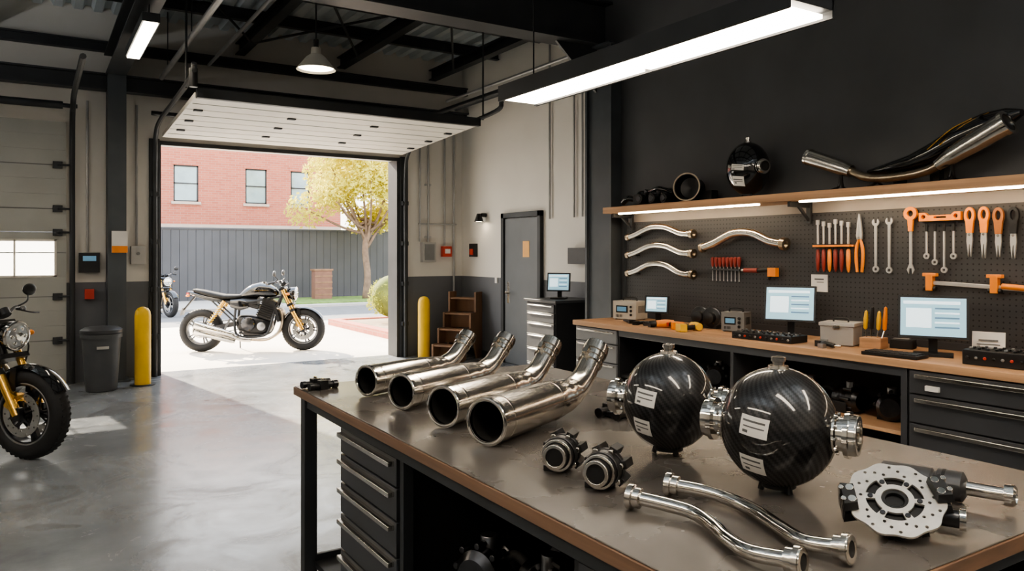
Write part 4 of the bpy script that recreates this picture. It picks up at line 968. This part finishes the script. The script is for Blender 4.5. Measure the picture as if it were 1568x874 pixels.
def mixer(name, loc, rz, w, d, h):
    b = B(); b.box((0, 0, h/2), (w, d, h), BLK)
    for i in range(int(w/.045)):
        for j in range(3):
            b.cyl((-w/2+.03+.045*i, -d/2+.04+.05*j, h), (-w/2+.03+.045*i, -d/2+.04+.05*j, h+.014), .009, [MGREY, DSTEEL, DSTEEL, BLK][(i+j*2) % 4], seg=12)
        b.cyl((-w/2+.03+.045*i, -d/2, h*.5), (-w/2+.03+.045*i, -d/2-.010, h*.5), .009, [BLK, MGREY, RED][i % 3], seg=12)
    b.done(name, loc, rz, bev=.004)
mixer('control_console', (4.54, 3.72, C), math.radians(-86), .5, .2, .05)
mixer('audio_interface', (4.62, 2.15, C), math.radians(-85), .38, .22, .085)
def psu(name, loc, rz, w, d, h, m):
    b = B(); b.box((0, 0, h/2+.008), (w, d, h), m); b.box((-.1*w, -d/2-.002, h*.6), (w*.5, .006, h*.4), BLK); b.box((-.1*w, -d/2-.005, h*.6), (w*.4, .004, h*.25), SCRD)
    for k in range(3): b.cyl((w*.3, -d/2, h*(.3+.22*k)), (w*.3, -d/2-.012, h*(.3+.22*k)), .012, BLK, seg=12)
    for k in range(5): b.box((-.35*w+.06*w*k, -d/2-.001, h*.22), (w*.03, .004, h*.15), BLK)
    for k in range(6): b.box((w/2, -d*.25+d*.1*k, h*.6), (.004, .008, h*.4), BLK)
    b.tube([(-w*.3, 0, h), (-w*.25, 0, h+.035), (w*.25, 0, h+.035), (w*.3, 0, h)], .007, BLK, seg=8)
    for sx in (-1, 1):
        for sy in (-1, 1): b.cyl((sx*w*.4, sy*d*.4, 0), (sx*w*.4, sy*d*.4, .01), .012, BLK, seg=8)
    b.done(name, loc, rz, bev=.006)
psu('bench_power_supply', (4.85, 5.60, C), math.radians(-75), .26, .2, .17, mat('beige_plastic', (.55, .52, .46), .5, noise=.05))
psu('battery_charger', (4.83, 4.28, C), math.radians(-70), .19, .16, .15, MGREY)
b = B(); b.box((0, 0, .07), (.22, .2, .13), mat('grey_case', (.34, .32, .3), .5, noise=.06)); b.box((0, 0, .145), (.235, .215, .025), LGREY); b.box((0, -.108, .13), (.05, .01, .03), STEEL); b.box((-.08, -.1, .02), (.05, .05, .04), MGREY); b.tube([(-.05, 0, .155), (-.04, 0, .18), (.04, 0, .18), (.05, 0, .155)], .006, BLK); b.done('grey_tool_case', (4.74, 3.27, C), math.radians(-72), bev=.005)
b = B(); b.box((0, 0, .035), (.14, .12, .07), WOOD)
for i, (x, m_) in enumerate(((-.045, YELP), (-.015, BLK), (.02, YELP), (.05, ORANGE))):
    b.cyl((x, 0, .05), (x+.01*i-.01, 0, .12), .005, CHROME, seg=8); b.lathe([(0, .006), (.01, .013), (.07, .015), (.12+.03*(i % 2), .01), (.13+.03*(i % 2), 0)], (x+.01*i-.01, 0, .12), (.05, 0, 1), m_, seg=12)
b.done('screwdriver_caddy', (4.76, 3.04, C), math.radians(-80), bev=.003)
def drill(loc, rz, m_):
    b = B(); b.tube([(-.07, 0, .035), (0, 0, .035), (.08, 0, .035)], [.03, .035, .028], m_, seg=16); b.lathe([(0, .026), (.03, .02), (.05, .01), (.055, .004), (.11, .003)], (.08, 0, .035), (1, 0, 0), BLK, seg=14)
    b.tube([(-.03, 0, .035), (-.045, .06, .03), (-.06, .13, .03)], .02, BLK, seg=12); b.box((-.065, .155, .032), (.1, .06, .06), m_); b.box((-.01, .035, .035), (.02, .02, .03), RED); b.done('cordless_drill', loc, rz, bev=.003)
drill((4.55, 4.80, C), 2.6, ORANGE); drill((4.6, 4.5, C), 1.2, YELP)
b = B()
for y in (0, .13):
    b.lathe([(0, .03), (.01, .075), (.05, .08), (.06, .05), (.1, .045), (.11, .02)], (0, y, .093), (-1, -.3, 0), BLK, seg=26); b.torus((-.03, y-.01, .093), (-1, -.3, 0), .078, .012, DSTEEL, ts=8)
    for k in range(8): b.cyl((-.04, y+.055*math.cos(k*.785), .093+.055*math.sin(k*.785)), (-.055, y-.004+.055*math.cos(k*.785), .093+.055*math.sin(k*.785)), .008, CHROME, seg=8)
b.box((.02, .06, .015), (.12, .26, .03), BLK); b.done('stator_motor', (4.86, 4.55, C))
b = B()
for i, (x, y, r, m_) in enumerate(((0, 0, .3, BLK), (.03, -.1, .9, DSTEEL), (-.02, -.22, -.2, BLK), (.05, .12, 1.2, BLK))):
    b.tube([(x, y, .014), (x+.1*math.cos(r), y+.1*math.sin(r), .016), (x+.2*math.cos(r), y+.2*math.sin(r), .014)], [.012, .014, .008], m_, seg=10); b.box((x, y, .018), (.04, .05, .034), m_, rz=r)
b.done('hand_tools_pile', (4.5, 5.12, C)); 
b = B(); b.tube([(-.06, 0, .02), (0, .02, .03), (.07, 0, .02)], .016, BLK); b.box((.08, 0, .02), (.05, .05, .04), BLK); b.cyl((-.06, 0, .02), (-.1, -.02, .02), .008, CHROME); b.box((0, .05, .015), (.05, .03, .03), ALU); b.done('grease_gun', (4.5, 3.2, C), 1.3)
b = B(); b.box((0, 0, .085), (.17, .012, .15), WHITE, rx=-.2); b.box((0, .03, .01), (.12, .08, .02), BLK); b.box((0, -.012, .11), (.1, .003, .01), INK, rx=-.2); b.box((0, -.007, .085), (.12, .003, .006), INK, rx=-.2); b.done('card_stand', (4.85, 2.36, C), math.radians(-70))
b = B(); b.box((0, 0, .03), (.14, .1, .06), BLK); b.box((0, -.03, .065), (.1, .03, .01), MGREY); b.done('tape_dispenser', (4.9, 2.92, C), -1.3, bev=.004)

# tall tool cabinet near column
b = B(); b.b2((5.06, 7.12, .05), (5.62, 7.72, .98), CABI); b.b2((5.03, 7.09, .98), (5.65, 7.75, 1.01), CAB); b.b2((5.1, 7.15, 0), (5.6, 7.7, .05), BLK)
z = .96
for h in (.1, .12, .14, .16, .18, .18): b.b2((5.04, 7.14, z-h+.008), (5.06, 7.70, z), CAB); b.b2((5.028, 7.17, z-.028), (5.042, 7.67, z-.014), STEEL); z -= h
b.done('tool_cabinet', bev=.003)
monitor('tablet_terminal', (5.28, 7.38, 1.012), math.radians(-50), .28, .22, .2, (.18, .14))

# ------------------------------------------------------------------ lights, world, camera
sun = bpy.data.lights.new('sun', 'SUN'); sun.energy = 26; sun.angle = math.radians(.8); sun.color = (1, .86, .66)
so = bpy.data.objects.new('sun', sun); sc.collection.objects.link(so); so.rotation_euler = Vector((.145, -.862, -.485)).to_track_quat('-Z', 'Y').to_euler(); so.location = (0, 30, 20)
w = bpy.data.worlds.new('sky'); sc.world = w; w.use_nodes = True; nt = w.node_tree; bg = nt.nodes['Background']
tc = N(nt, 'ShaderNodeTexCoord'); sp = N(nt, 'ShaderNodeSeparateXYZ'); nt.links.new(tc.outputs['Generated'], sp.inputs[0])
nt.links.new(mixcol(nt, math_node(nt, 'MULTIPLY', sp.outputs['Z'], 1.4, True), (1.0, .93, .80), (.74, .84, 1.0)), bg.inputs['Color']); bg.inputs['Strength'].default_value = 5.2
try:
    sc.view_settings.look = 'AgX - Medium High Contrast'
except Exception as ex: print(ex)

cam = bpy.data.cameras.new('camera'); co = bpy.data.objects.new('camera', cam); sc.collection.objects.link(co)
co.location = (0, 0, 1.55); co.rotation_euler = (math.radians(90), 0, math.radians(-32.1)); cam.sensor_width = 36; cam.lens = 26.86; cam.shift_y = -.03125; cam.clip_start = .05; cam.clip_end = 300
sc.camera = co
